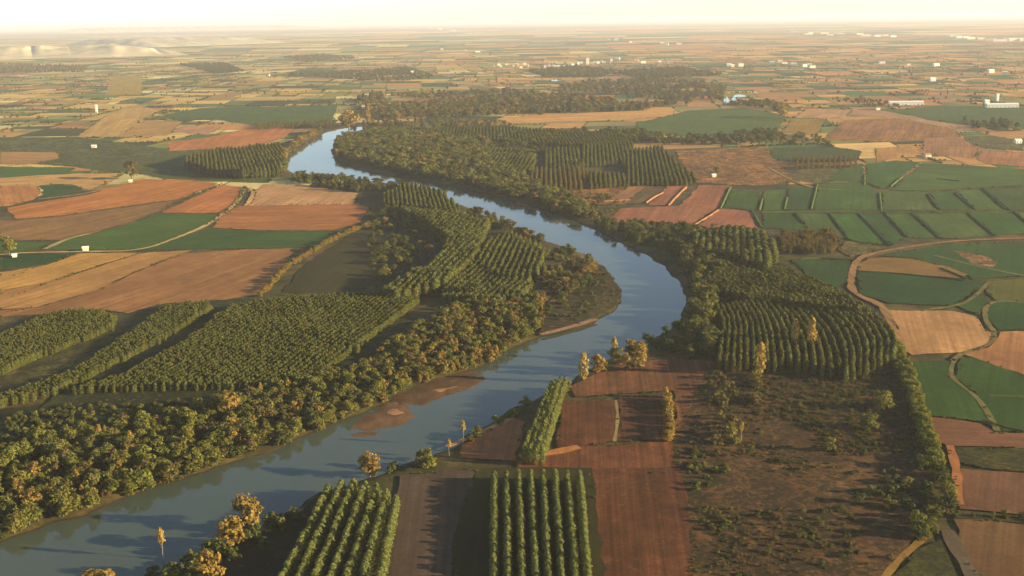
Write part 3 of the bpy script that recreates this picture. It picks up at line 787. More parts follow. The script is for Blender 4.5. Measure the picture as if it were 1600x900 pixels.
def broad_crown(seed, h=12.0, w=11.0, lobes=16, per=46, leaf=0.58, low=0.10):
    rng = np.random.default_rng(seed)
    P_, N_, T_ = [], [], []
    for i in range(lobes):
        a = rng.random() * 2 * math.pi; e = math.sqrt(rng.random()) * 0.34 * w
        zc = h * rng.uniform(low + 0.08, 0.80) if i else h * 0.78
        zc -= 0.25 * h * (e / (0.34 * w)) ** 2 * 0.5
        if i == 0: e *= 0.3
        R = w * rng.uniform(0.15, 0.24)
        d = rng.normal(size=(per, 3)); d[:, 2] = np.abs(d[:, 2]) * 0.9 + d[:, 2] * 0.25
        d /= np.linalg.norm(d, axis=1)[:, None]
        rad = R * rng.uniform(0.7, 1.08, per)[:, None]
        c = np.array([e * math.cos(a), e * math.sin(a), zc])
        P_.append(c + d * rad * np.array([1, 1, 0.85])); N_.append(d + rng.normal(size=(per, 3)) * 0.5)
        T_.append(np.clip(rng.uniform(0.25, 0.75) + 0.18 * rng.normal(size=per), 0, 1))
    p = np.vstack(P_); nm = np.vstack(N_); nm /= np.linalg.norm(nm, axis=1)[:, None]
    p[:, 2] = np.minimum(p[:, 2], h)
    V, Fc = quads_from(p, nm, leaf, rng)
    return V, Fc, np.concatenate(T_)


def crown_mesh(name, data, mat):
    V, Fc, T = data
    m = mesh_of(name, V, Fc, [mat])
    a = m.attributes.new('tone', 'FLOAT', 'FACE'); a.data.foreach_set('value', T.astype(np.float32))
    return m


SRC = {}          # kind -> list of dicts(crown, trunk, joined, h)


def add_kind(kind, mat, gen, trunk, nvar, h, bark):
    SRC[kind] = []
    for i in range(nvar):
        sd = hash((len(SRC), i)) % 9973 + 17 * i
        cd = gen(sd); tv, tf = trunk(np.random.default_rng(sd))
        cm = crown_mesh(kind + '_crown', cd, mat)
        tm = mesh_of(kind + '_trunk', tv, tf, [bark], smooth=True)
        V = np.vstack([cd[0], tv]); Fc = np.vstack([cd[1], tf + len(cd[0])])
        jm = mesh_of(kind + '_whole', V, Fc, [mat, bark], np.r_[np.zeros(len(cd[1])), np.ones(len(tf))])
        a = jm.attributes.new('tone', 'FLOAT', 'FACE'); a.data.foreach_set('value', np.r_[cd[2], np.full(len(tf), 0.5)].astype(np.float32))
        SRC[kind].append(dict(crown=cm, trunk=tm, whole=jm, h=h))


pt = lambda r: limbs(14, 0.20, 3, 1.0, 0.3, 0.6, r, 0.12)
add_kind('poplar', LEAF['poplar'], lambda s: poplar_crown(s), pt, 5, 14, PALEBARK)
add_kind('young', LEAF['young'], lambda s: poplar_crown(s, w=4.2, n=440, leaf=0.44, base=0.06), pt, 4, 14, PALEBARK)
add_kind('amber', LEAF['amber'], lambda s: poplar_crown(s, w=4.0, n=260, leaf=0.40), pt, 4, 14, PALEBARK)
bt = lambda r: limbs(12, 0.34, 6, 3.4, 0.25, 0.5, r, 0.5)
for k in ('olive', 'golden', 'dark', 'brown', 'bright'):
    add_kind(k, LEAF[k], lambda s: broad_crown(s), bt, 4, 12, BARK)
add_kind('slim', LEAF['golden'], lambda s: poplar_crown(s, 12, 4.2, 460, 0.14, 0.46), lambda r: limbs(12, 0.24, 4, 1.5, 0.25, 0.5, r, 0.3), 3, 12, BARK)
add_kind('yellow', LEAF['yellow'], lambda s: poplar_crown(s, 12, 4.2, 480, 0.10, 0.46), lambda r: limbs(12, 0.24, 4, 1.5, 0.25, 0.5, r, 0.3), 3, 12, BARK)
add_kind('sapling', LEAF['yellow'], lambda s: poplar_crown(s, 12, 3.4, 240, 0.55, 0.42), lambda r: limbs(12, 0.24, 4, 1.2, 0.45, 0.7, r, 0.4), 2, 12, PALEBARK)
st_ = lambda r: limbs(3.4, 0.10, 5, 1.2, 0.1, 0.3, r, 0.2)
for k, mk in (('bush', 'olive'), ('darkbush', 'dark'), ('brownbush', 'brown')):
    add_kind(k, LEAF[mk], lambda s: broad_crown(s, 3.4, 4.2, 9, 34, 0.30, 0.12), st_, 3, 3.4, BARK)

# ------------------------------------------------------------------ trees: places
TREES = []        # dict(cls, kind, x, y, h, w, label, group)


def put(cls, kind, x, y, h, w=1.0, label='', group='', cat='tree'):
    TREES.append(dict(cls=cls, kind=kind, x=float(x), y=float(y), h=float(h), w=float(w), label=label, group=group, cat=cat))


def pick(mix):
    return random.choices([a for a, _ in mix], [b for _, b in mix])[0]


def plantation(pts, rowdir, row_sp, tree_sp, h, mix, label, group, w=1.25, gaps=0.06, bow=0.0):
    k = 0.70 if 'left plantation' in label or 'left edge' in label else 0.88 if 'curved grove' in label or 'river bend' in label else 1.0
    h *= 0.66 * k; tree_sp *= 0.70 * k; w *= 1.12; row_sp *= 0.90 * k
    poly = P(pts, h * 0.85)
    a, b = P(rowdir, h * 0.85)
    d = (b - a) / np.linalg.norm(b - a); n = np.array([-d[1], d[0]])
    c = poly.mean(0); q = poly - c
    u0, u1 = (q @ n).min(), (q @ n).max(); v0, v1 = (q @ d).min(), (q @ d).max()
    for i, u in enumerate(np.arange(u0, u1, row_sp)):
        vs = np.arange(v0 + random.random() * tree_sp, v1, tree_sp)
        jx = RNG.normal(size=len(vs)) * 0.28; jy = RNG.normal(size=len(vs)) * 0.45
        bw = bow * ((vs - (v0 + v1) / 2) / max(1, (v1 - v0) / 2)) ** 2
        X = c[0] + n[0] * (u + jx + bw) + d[0] * (vs + jy); Y = c[1] + n[1] * (u + jx + bw) + d[1] * (vs + jy)
        ok = inside(poly, X, Y) & (RNG.random(len(vs)) > gaps)
        hh = h * (0.8 + 0.38 * vnoise(X, Y, 22, 8)) * RNG.uniform(0.9, 1.08, len(vs))
        for x, y, o_, z in zip(X, Y, ok, hh):
            if o_: put('poplar', pick(mix), x, y, z, w, label, group, 'poplar')


def rows(tops, bots, h, tree_sp, kind, label, group, w=1.0):
    for i, (a, b) in enumerate(zip(tops, bots)):
        A, B = G(*a, h * 0.9), G(*b, h * 0.9)
        L = np.linalg.norm(B - A); n = int(L / tree_sp)
        for j in range(n + 1):
            t = (j + random.uniform(-0.12, 0.12)) / n
            p = A + (B - A) * t + RNG.normal(size=2) * 0.14
            if random.random() < 0.015: continue
            put('poplar', kind, *p, h * random.uniform(0.86, 1.1), w, label % ORD[i], group % ORD[i], 'poplar')


# near plantations, row by row
tx = [772, 791, 810, 829, 848, 867, 886, 906]; bx = [771, 794, 816, 837, 857, 878, 899, 918]
ext = lambda a, b, k: (b[0] + (b[0] - a[0]) * k, b[1] + (b[1] - a[1]) * k)
rows([(x, 736) for x in tx], [ext((x, 737), (y, 897), 0.3) for x, y in zip(tx, bx)], 6.2, 1.9, 'young',
     'slender pale poplar, %s row from the left of the striped plantation at bottom', '%s row of the striped plantation', 1.55)
tx = [(514, 757), (533, 752), (552, 748), (571, 752), (588, 757), (604, 764), (619, 772)]
bx = [(440, 897), (465, 897), (490, 897), (515, 897), (540, 897), (566, 897), (592, 897)]
rows(tx, [ext(a, b, 0.25) for a, b in zip(tx, bx)], 7.0, 2.3, 'young', 'bushy green poplar, %s row from the left of the plantation beside the river', '%s row of the riverside plantation', 1.5)
tx = [(862, 594), (868, 592), (875, 590), (882, 592)]; bx = [(818, 700), (827, 702), (837, 703), (847, 702)]
rows(tx, bx, 8.0, 2.8, 'young', 'yellow green poplar, %s row of the narrow plantation on the right bank', '%s row of the narrow plantation', 0.95)

GP = [('poplar', 8), ('young', 1.5), ('amber', 0.6)]
YP = [('poplar', 5), ('young', 4), ('amber', 1)]
PL = [
    ([(600, 300), (640, 287), (682, 291), (716, 318), (712, 330), (660, 322), (600, 316)], [(640, 288), (646, 320)], 5.6, 3.0, 15, YP, 'poplar at the top of the curved grove'),
    ([(610, 322), (712, 332), (764, 344), (750, 365), (722, 386), (690, 362), (645, 334)], [(690, 350), (720, 325)], 5.6, 3.0, 18, GP, 'poplar in the bend of the curved grove'),
    ([(705, 346), (762, 346), (752, 380), (736, 408), (690, 440), (622, 456), (590, 452), (640, 426), (690, 396)], [(662, 413), (703, 380)], 5.8, 3.0, 17, YP, 'poplar in the diagonal rows of the curved grove'),
    ([(757, 376), (790, 358), (850, 380), (850, 418), (838, 426), (800, 432), (770, 425), (748, 402)], [(783, 395), (797, 367)], 5.8, 3.0, 14, YP, 'poplar in the upright rows beside the river bend'),
    ([(746, 404), (770, 428), (835, 430), (822, 460), (740, 466), (692, 460), (690, 446)], [(700, 455), (760, 405)], 5.6, 3.2, 12, YP, 'poplar in the lower rows beside the river bend'),
    ([(-60, 545), (0, 520), (70, 487), (130, 480), (182, 489), (176, 508), (90, 540), (0, 580), (-60, 605)], [(0, 590), (176, 508)], 5.0, 3.2, 11, GP, 'poplar in the sunlit block at the left edge'),
    ([(196, 520), (260, 474), (322, 469), (332, 479), (250, 528), (150, 577), (92, 606), (20, 622), (-40, 640), (-40, 625), (110, 578)], [(100, 598), (320, 475)], 4.8, 3.2, 10.5, GP, 'poplar in the narrow strip of the left plantation'),
    ([(362, 474), (470, 461), (560, 457), (640, 459), (655, 464), (610, 500), (560, 540), (520, 568), (470, 590), (420, 598), (330, 600), (200, 602), (112, 606), (190, 580), (280, 534)], [(480, 575), (640, 461)], 5.4, 3.2, 11, GP, 'poplar in the dense left plantation'),
    ([(1078, 366), (1130, 357), (1190, 361), (1212, 384), (1204, 408), (1170, 404), (1130, 394), (1090, 386)], [(1150, 365), (1152, 400)], 5.8, 3.0, 18, YP, 'poplar in the rounded block on the right bank'),
    ([(1118, 408), (1180, 420), (1262, 440), (1332, 468), (1362, 486), (1290, 480), (1180, 466), (1116, 444)], [(1130, 415), (1320, 474)], 5.0, 3.2, 14, GP, 'poplar in the slanting strip above the curving rows'),
    ([(1196, 412), (1230, 414), (1312, 452), (1326, 466), (1290, 462), (1205, 428)], [(1210, 415), (1318, 464)], 5.5, 3.4, 10, YP, 'poplar on the edge by the dark green plot'),
    ([(765, 231), (835, 234), (838, 258), (816, 274), (760, 266)], [(805, 252), (820, 232)], 5.8, 3.0, 13, YP, 'poplar in the slanting rows of the north forest'),
    ([(848, 231), (902, 229), (906, 254), (850, 256)], [(875, 231), (877, 256)], 5.8, 3.0, 13, YP, 'poplar in the upright rows of the north forest'),
    ([(908, 214), (976, 211), (990, 226), (972, 250), (910, 254)], [(940, 214), (943, 252)], 5.8, 3.0, 12, YP, 'poplar in the pale block of the north forest'),
    ([(976, 232), (1036, 227), (1062, 254), (1092, 277), (1076, 283), (980, 284), (975, 255)], [(1004, 240), (1009, 282)], 5.8, 3.0, 10, YP, 'poplar in the wide block of the north forest'),
    ([(916, 267), (976, 270), (976, 284), (918, 288)], [(945, 268), (947, 288)], 5.8, 3.0, 11, YP, 'poplar in the front rows of the north forest'),
    ([(832, 261), (905, 258), (914, 269), (912, 288), (850, 291), (830, 284)], [(870, 260), (872, 290)], 6.0, 3.6, 12, [('amber', 4), ('young', 1)], 'orange brown poplar above the far bank'),
    ([(585, 199), (800, 197), (980, 209), (988, 226), (850, 224), (720, 214), (600, 211)], [(800, 198), (805, 222)], 6.0, 3.6, 13, GP, 'poplar in the long back rows of the north forest'),
    ([(285, 250), (340, 232), (440, 225), (446, 250), (436, 262), (380, 266), (320, 262)], [(360, 228), (372, 266)], 5.6, 3.2, 19, GP, 'poplar in the tall grove left of the river pool'),
    ([(1240, 243), (1340, 243), (1342, 256), (1240, 260)], [(1290, 244), (1290, 258)], 7.0, 5.0, 9, [('amber', 1)], 'bare sapling behind the green field grid'),
    ([(395, 191), (525, 186), (525, 192), (400, 199)], [(400, 195), (525, 189)], 9.0, 9.0, 10, [('amber', 1), ('poplar', 1)], 'bare tree in the line behind the orange field'),
]
for pts, rd, rs, ts, h, mix, lab in PL:
    plantation(pts, rd, rs, ts, h, mix, lab, lab.replace('poplar', 'poplars', 1), 1.65 if 'north forest' in lab or 'rounded block' in lab else 1.25)


def fan(guides, n, h, tree_sp, mix, label, w=1.15):
    g = []
    for q in guides:
        p = smooth_open(P(q, h * 0.85), 2); s = np.r_[0, np.cumsum(np.linalg.norm(np.diff(p, axis=0), axis=1))]; t = np.linspace(0, s[-1], 40)
        g.append(np.stack([np.interp(t, s, p[:, 0]), np.interp(t, s, p[:, 1])], 1))
    for i in range(n):
        u = i / (n - 1) * (len(g) - 1); k = min(int(u), len(g) - 2); c = g[k] * (1 - u + k) + g[k + 1] * (u - k)
        s = np.r_[0, np.cumsum(np.linalg.norm(np.diff(c, axis=0), axis=1))]
        for t in np.arange(random.uniform(0, 4), s[-1] - random.uniform(0, 5), tree_sp):
            if random.random() < 0.03: continue
            x = np.interp(t, s, c[:, 0]) + RNG.normal() * 0.22; y = np.interp(t, s, c[:, 1]) + RNG.normal() * 0.3
            put('poplar', pick(mix), x, y, h * random.uniform(0.85, 1.08) * (0.9 + 0.2 * float(vnoise(x, y, 25, 8))), w, label, label.replace('poplar', 'poplars', 1), 'poplar')


fan([[(1119, 474), (1133, 500), (1128, 528), (1124, 566)], [(1180, 468), (1200, 500), (1208, 535), (1210, 566)], [(1268, 482), (1290, 508), (1308, 542), (1312, 574)]], 17, 7.6, 1.7, YP, 'poplar in the curved front rows of the right plantation')
fan([[(1280, 480), (1303, 503), (1322, 540), (1322, 582)], [(1362, 488), (1386, 506), (1401, 530), (1394, 556)]], 8, 8.0, 1.7, YP, 'poplar in the sunlit fan of rows by the pale tan field')


def belt(pts, per, hr, mix, label, group, cls='broadleaf', zref=0.0, wv=(0.85, 1.2), clump=0.0, cat='tree', clear=1.5, sizes=True):
    poly = P(pts, zref)
    x0, y0 = poly.min(0); x1, y1 = poly.max(0)
    area = 0.5 * abs(np.sum(poly[:, 0] * np.roll(poly[:, 1], -1) - np.roll(poly[:, 0], -1) * poly[:, 1]))
    n = int(area / per * max(1, (x1 - x0) * (y1 - y0) / area))
    X = RNG.uniform(x0, x1, n); Y = RNG.uniform(y0, y1, n)
    ok = inside(poly, X, Y)
    if clump: ok &= vnoise(X, Y, 30, 21) > clump
    X, Y = X[ok], Y[ok]
    if len(X) == 0: return
    if cls != 'far':
        ok = river_in(X, Y) < -clear
        X, Y = X[ok], Y[ok]
    words = {'bright': 'fresh green', 'yellow': 'bright yellow', 'golden': 'golden', 'olive': 'olive green', 'dark': 'dark green', 'brown': 'brownish', 'slim': 'slim golden', 'bush': 'olive', 'darkbush': 'dark green', 'brownbush': 'brown', 'amber': 'reddish', 'young': 'pale green', 'poplar': 'green'}
    for x, y in zip(X, Y):
        k = pick(mix); h = random.uniform(*hr)
        sz = 'tall ' if h > hr[0] + 0.7 * (hr[1] - hr[0]) else 'small ' if h < hr[0] + 0.25 * (hr[1] - hr[0]) else ''
        put(cls, k, x, y, h, random.uniform(*wv), f'{sz}{words[k]} {label}', f'{sz}{words[k]} {group}', cat)


OG = [('olive', 7), ('golden', 0.5), ('brown', 1.6), ('dark', 0.8), ('bright', 2.2), ('slim', 0.5)]
DK = [('dark', 6), ('olive', 2), ('brown', 0.7)]
BR = [('brown', 3), ('olive', 3), ('golden', 1.2), ('dark', 2)]
belt([(-60, 735), (0, 715), (60, 692), (130, 682), (200, 700), (215, 780), (100, 820), (0, 856), (-60, 878)], 20, (4.5, 9.5), OG, 'tree in the left bank belt at the left edge', 'trees in the belt at the left edge')
belt([(130, 682), (200, 668), (330, 640), (400, 620), (425, 710), (330, 735), (205, 785)], 19, (4.5, 9.5), OG, 'tree in the left bank belt below the clearing', 'trees in the belt below the clearing')
belt([(400, 615), (470, 600), (560, 580), (600, 560), (640, 605), (575, 640), (470, 690), (420, 708)], 18, (4.2, 8.6), OG, 'tree in the left bank belt behind the sandbars', 'trees in the belt behind the sandbars')
belt([(590, 560), (640, 525), (690, 490), (760, 474), (850, 470), (842, 515), (800, 548), (740, 580), (640, 606)], 17, (4.2, 8.2), [('golden', 1.2), ('olive', 5), ('brown', 1.6), ('slim', 1.2), ('bright', 1.4)], 'tree in the golden belt between plantation and river bend', 'trees in the golden belt')
belt([(850, 470), (850, 432), (900, 408), (930, 420), (920, 445), (880, 475), (845, 505)], 70, (6, 10), BR, 'tree on the tongue inside the river bend', 'trees inside the bend')
belt([(860, 500), (900, 440), (940, 420), (965, 455), (950, 480), (900, 505)], 45, (1.6, 3.4), [('darkbush', 3), ('brownbush', 2), ('bush', 1)], 'bush on the tongue inside the river bend', 'bushes inside the bend', 'shrub', cat='bush')
belt([(850, 395), (905, 392), (945, 418), (935, 428), (900, 410), (850, 405)], 70, (5, 8), DK, 'tree lining the inner shore of the bend', 'trees on the inner shore')
belt([(720, 325), (770, 340), (850, 376), (840, 384), (790, 362), (745, 350)], 55, (5, 9), BR, 'tree on the shore of the curved grove', 'trees on the grove shore')
belt([(452, 276), (540, 280), (640, 296), (600, 303), (520, 298), (462, 288)], 85, (7, 11), DK, 'tree on the near shore of the river pool', 'trees on the pool shore')
belt([(575, 325), (640, 330), (700, 350), (690, 390), (640, 425), (590, 445), (575, 400)], 230, (5, 9), DK + [('golden', 0.5)], 'tree in the shaded scrub of the curved grove', 'trees in the shaded scrub')
belt([(575, 325), (640, 330), (700, 350), (690, 390), (640, 425), (590, 445), (575, 400)], 90, (2, 4), [('darkbush', 3), ('bush', 1)], 'bush in the shaded scrub of the curved grove', 'bushes in the shaded scrub', 'shrub', cat='bush')
# north forest
belt([(524, 246), (528, 222), (590, 206), (760, 222), (768, 262), (830, 288), (900, 318), (935, 345), (905, 342), (800, 309), (700, 285), (600, 266)], 46, (8, 13), [('dark', 2.4), ('olive', 4), ('brown', 1.2), ('bright', 1.2), ('golden', 0.5)], 'tree in the wild part of the north forest', 'trees in the north forest')
belt([(835, 256), (850, 230), (910, 212), (1000, 226), (1040, 225), (1000, 205), (800, 212), (740, 228)], 150, (8, 13), DK, 'tree between the poplar blocks of the north forest', 'trees between the poplar blocks')
belt([(985, 208), (1100, 216), (1210, 206), (1225, 212), (1200, 226), (1050, 228), (1000, 222)], 170, (8, 12), DK, 'tree in the belt behind the rough tan ground', 'trees behind the tan ground')
belt([(820, 290), (900, 300), (985, 318), (950, 340), (960, 362), (1010, 380), (990, 384), (920, 345), (860, 322)], 110, (2.5, 6), [('brownbush', 3), ('bush', 3), ('darkbush', 1)], 'bush on the far bank slope', 'bushes on the far bank', 'shrub', cat='bush')
belt([(930, 350), (1040, 356), (1120, 362), (1100, 385), (1070, 400), (1000, 385), (945, 365)], 50, (6, 10), DK, 'tree on the dark far bank below the rosy field', 'trees on the dark far bank')
# right bank wood, left of the plantation
belt([(1060, 372), (1100, 372), (1130, 398), (1125, 440), (1115, 475), (1115, 520), (1125, 560), (1085, 545), (1068, 508), (1088, 482), (1085, 440), (1062, 408)], 42, (9, 13), DK, 'tree in the dark wood on the right bank', 'trees in the dark wood')
belt([(1010, 535), (1066, 506), (1100, 520), (1120, 562), (1050, 562), (1000, 560), (980, 556)], 50, (4, 8), DK, 'tree below the dark wood on the right bank', 'trees below the dark wood')
belt([(880, 605), (940, 568), (985, 553), (1010, 560), (1000, 578), (940, 590), (905, 604)], 110, (5, 9), [('golden', 2), ('olive', 2), ('brown', 2)], 'tree on the right bank above the narrow plantation', 'trees above the narrow plantation')
belt([(490, 770), (560, 742), (640, 722), (700, 702), (690, 722), (640, 738), (560, 750), (500, 778)], 60, (2.5, 6), [('brownbush', 2), ('bush', 3), ('darkbush', 2)], 'bush on the right bank above the riverside plantation', 'bushes above the riverside plantation', 'shrub', cat='bush')
belt([(700, 700), (780, 655), (850, 615), (890, 603), (880, 615), (815, 650), (730, 697)], 60, (2, 5), [('brownbush', 2), ('bush', 2), ('darkbush', 2)], 'bush along the right bank below the bend', 'bushes along the right bank', 'shrub', cat='bush')
belt([(200, 920), (260, 885), (340, 852), (430, 815), (480, 790), (500, 780), (440, 850), (380, 880), (250, 940)], 50, (2.5, 6.5), [('darkbush', 4), ('bush', 1.5)], 'bush on the dark bank by the golden trees', 'bushes by the golden trees', 'shrub', cat='bush')
belt([(-80, 850), (0, 842), (100, 806), (200, 772), (340, 724), (470, 684), (480, 676), (340, 712), (200, 755), (0, 822), (-80, 845)], 20, (2.0, 5.0), [('darkbush', 4), ('bush', 2), ('brownbush', 1)], 'bush at the water under the left bank belt', 'bushes at the left waterline', 'shrub', cat='bush', clear=0.3)
# scrubland lower right
belt([(1070, 700), (1115, 580), (1200, 595), (1400, 572), (1425, 640), (1465, 760), (1430, 830), (1380, 890), (1330, 940), (1095, 940)], 40, (0.8, 2.6), [('darkbush', 3), ('bush', 2), ('brownbush', 6)], 'bush in the reddish scrubland', 'bushes in the scrubland', 'shrub', clump=0.36, cat='bush')
belt([(1070, 700), (1130, 690), (1240, 700), (1300, 760), (1280, 850), (1200, 900), (1095, 940)], 3.4, (0.5, 1.5), [('brownbush', 5), ('bush', 2), ('darkbush', 2)], 'low tuft in the reddish scrubland', 'tufts in the scrubland', 'shrub', clump=0.42, cat='bush')
belt([(1120, 600), (1200, 592), (1330, 585), (1400, 580), (1430, 660), (1450, 720), (1380, 740), (1240, 690), (1130, 640)], 4.5, (0.6, 2.0), [('darkbush', 5), ('brownbush', 4)], 'low bush in the dark upper scrubland', 'low bushes in the upper scrubland', 'shrub', clump=0.4, cat='bush')
belt([(1235, 800), (1310, 790), (1360, 830), (1300, 862), (1250, 845)], 14, (0.8, 2.4), [('darkbush', 5), ('bush', 2)], 'low bush in the green hollow of the scrubland', 'low bushes in the green hollow', 'shrub', cat='bush')
belt([(1075, 705), (1130, 715), (1165, 800), (1135, 860), (1092, 830)], 16, (1.2, 3.2), [('darkbush', 4), ('bush', 3)], 'bush in the thicket along the red brown field', 'bushes in the thicket by the red field', 'shrub', clump=0.3, cat='bush')
belt([(1214, 371), (1300, 364), (1314, 382), (1302, 398), (1220, 398)], 13, (4, 8), [('amber', 4), ('brown', 1)], 'tree in the thin stand beside the green plot grid', 'trees in the thin stand', 'broadleaf')
belt([(1340, 760), (1400, 740), (1450, 760), (1470, 790), (1440, 830), (1370, 800), (1310, 780)], 45, (2.4, 5), [('darkbush', 5), ('bush', 2)], 'bush by the rounded bushes at right', 'bushes by the rounded bushes', 'shrub', cat='bush')
belt([(1100, 575), (1140, 580), (1150, 700), (1100, 700)], 70, (2.5, 6.5), [('brownbush', 3), ('bush', 3)], 'bush in the overgrown strip of the scrubland', 'bushes in the overgrown strip', 'shrub', cat='bush')
belt([(0, 655), (120, 636), (330, 628), (380, 640), (300, 676), (100, 700), (0, 736)], 15, (1.2, 3.4), [('darkbush', 3), ('bush', 2)], 'bush in the green clearing with painted shade', 'bushes in the clearing', 'shrub', cat='bush')


def line(pts, step, hr, mix, label, group, cls='broadleaf', cat='tree', side=1.5, wv=(0.85, 1.2)):
    p = smooth_open(P(pts), 1)
    s = np.r_[0, np.cumsum(np.linalg.norm(np.diff(p, axis=0), axis=1))]
    t = 0
    while t < s[-1]:
        x = np.interp(t, s, p[:, 0]) + random.uniform(-side, side); y = np.interp(t, s, p[:, 1]) + random.uniform(-side, side)
        put(cls, pick(mix), x, y, random.uniform(*hr), random.uniform(*wv), label, group, cat)
        t += step * random.uniform(0.7, 1.3)


for dx in (-7, 2): line([(1398 + dx, 545), (1413 + dx, 572), (1424 + dx, 605), (1440 + dx, 655), (1455 + dx, 702), (1466 + dx, 735)], 2.4, (4.2, 6.6), [('bright', 5), ('olive', 1)], 'dense green shrub in the tall hedge beside the right green fields', 'shrubs of the tall hedge', side=1.2, wv=(0.9, 1.2))  # brighter leaf colour stands in for sunlight on the hedge
line([(1440, 730), (1462, 745), (1478, 770), (1470, 800), (1440, 830), (1436, 850)], 3.4, (5, 8), [('dark', 3), ('olive', 2)], 'rounded dark green bush at the end of the tall hedge', 'rounded bushes at the hedge end', side=3)
line([(1042, 622), (1046, 655), (1046, 692)], 2.4, (4, 6.5), [('yellow', 1), ('golden', 2)], 'golden tree in the short hedge between red plots', 'golden hedge between red plots', side=0.8)
line([(405, 464), (425, 447), (442, 425), (475, 402), (520, 377), (560, 358), (592, 350)], 3.2, (3.5, 6), [('golden', 3), ('olive', 2)], 'golden shrub in the hedge beside the shaded meadow', 'golden hedge beside the meadow', side=1.0)
line([(1500, 806), (1560, 810), (1640, 816)], 6.0, (2, 4), [('bush', 2), ('darkbush', 2)], 'bush along the ditch at the right edge', 'bushes along the right ditch', 'shrub', 'bush')
line([(345, 288), (300, 309), (250, 332)], 7, (1.2, 2.6), [('darkbush', 1)], 'dark bush along the ditch in the orange fields', 'bushes along the orange ditch', 'shrub', 'bush')
line([(382, 292), (374, 315), (350, 334), (322, 354)], 6, (1.2, 2.8), [('darkbush', 1)], 'dark bush along the track by the green field', 'bushes along the green field track', 'shrub', 'bush')
line([(1180, 590), (1183, 610), (1182, 640)], 5, (3, 6), [('bush', 1), ('brownbush', 1)], 'olive bush below the tall yellow poplar', 'bushes below the yellow poplar', 'shrub', 'bush')
line([(443, 272), (440, 255), (447, 240), (470, 222), (500, 207)], 8, (8, 13), [('golden', 2), ('brown', 2), ('olive', 1)], 'golden brown tree lining the river pool', 'trees lining the pool')

# trees that stand alone, each with a label of its own: kind, px, py of the foot, height px, width factor
LONE = [
    ('golden', 388, 822, 60, 0.95, 'big golden tree on the right bank, highest of the golden group', 'tree'),
    ('golden', 362, 856, 48, 1.1, 'broad golden tree just below the highest of the golden group', 'tree'),
    ('golden', 330, 906, 50, 1.0, 'orange gold tree on the bank by the bottom edge', 'tree'),
    ('golden', 150, 925, 46, 1.5, 'wide golden tree cut by the bottom edge at the left', 'tree'),
    ('golden', 105, 935, 40, 1.3, 'lower golden tree beside the wide one at bottom left', 'tree'),
    ('sapling', 254, 870, 52, 0.6, 'thin pale sapling rising alone from the bank against the river', 'tree'),
    ('golden', 578, 742, 40, 1.0, 'speckled golden bush tree on the bank above the riverside plantation', 'tree'),
    ('olive', 668, 732, 34, 1.0, 'rounded olive tree right of the speckled golden one', 'tree'),
    ('sapling', 702, 712, 26, 0.8, 'thin golden sapling at the dirt path on the right bank', 'tree'),
    ('sapling', 724, 694, 40, 0.55, 'bare pale sapling leaning over the river', 'tree'),
    ('yellow', 912, 596, 44, 0.9, 'bright orange gold tree beside the narrow plantation', 'tree'),
    ('golden', 934, 584, 34, 0.8, 'amber tree right of the bright orange gold one', 'tree'),
    ('yellow', 960, 560, 34, 0.8, 'pale gold tree at the water below the bend', 'tree'),
    ('slim', 1000, 580, 46, 1.3, 'tall pointed golden tree above the striped fallow', 'tree'),
    ('golden', 985, 553, 26, 0.9, 'small pale tree near the water below the bend', 'tree'),
    ('yellow', 1187, 588, 52, 0.85, 'tall bright yellow poplar before the right plantation', 'poplar'),
    ('yellow', 1241, 548, 48, 0.7, 'small golden tree among the right plantation rows, left of two', 'tree'),
    ('yellow', 1267, 550, 52, 0.8, 'flame shaped golden tree among the right plantation rows', 'tree'),
    ('sapling', 1158, 690, 30, 0.8, 'thin golden sapling in the overgrown strip', 'tree'),
    ('olive', 1296, 706, 26, 0.9, 'small round olive tree alone in the scrubland', 'tree'),
    ('olive', 1356, 672, 28, 1.2, 'wide olive bush near the tall hedge', 'bush'),
    ('olive', 1380, 640, 30, 1.3, 'pair like olive crown at the top of the scrubland', 'bush'),
    ('golden', 360, 656, 50, 0.85, 'round golden tree with a pale trunk in the left clearing', 'tree'),
    ('brown', 206, 280, 30, 1.0, 'lone round brown tree between the left fields', 'tree'),
    ('olive', 15, 400, 32, 0.8, 'bushy tree by the track at the left edge', 'tree'),
    ('golden', 545, 200, 34, 1.3, 'rust gold tree above the river pool', 'tree'),
    ('slim', 575, 196, 34, 0.8, 'thin pale tree at the bridgehead', 'tree'),
    ('golden', 1220, 184, 26, 1.2, 'rust orange tree clump at the corner of the far green field', 'tree'),
    ('dark', 740, 466, 30, 1.0, 'dark tree at the lower end of the curved grove', 'tree'),
    ('olive', 1120, 270, 12, 1.0, 'little tree by the hut on the rough tan ground', 'tree'),
]
for k, px, py, hp, w, lab, cat in LONE:
    p = G(px, py); dist = math.hypot(math.hypot(*p), H)
    h = hp * dist / F / math.cos(math.atan(H / np.linalg.norm(p))) * 1.0
    put('lone', k, p[0], p[1], h, w, lab, '', cat)

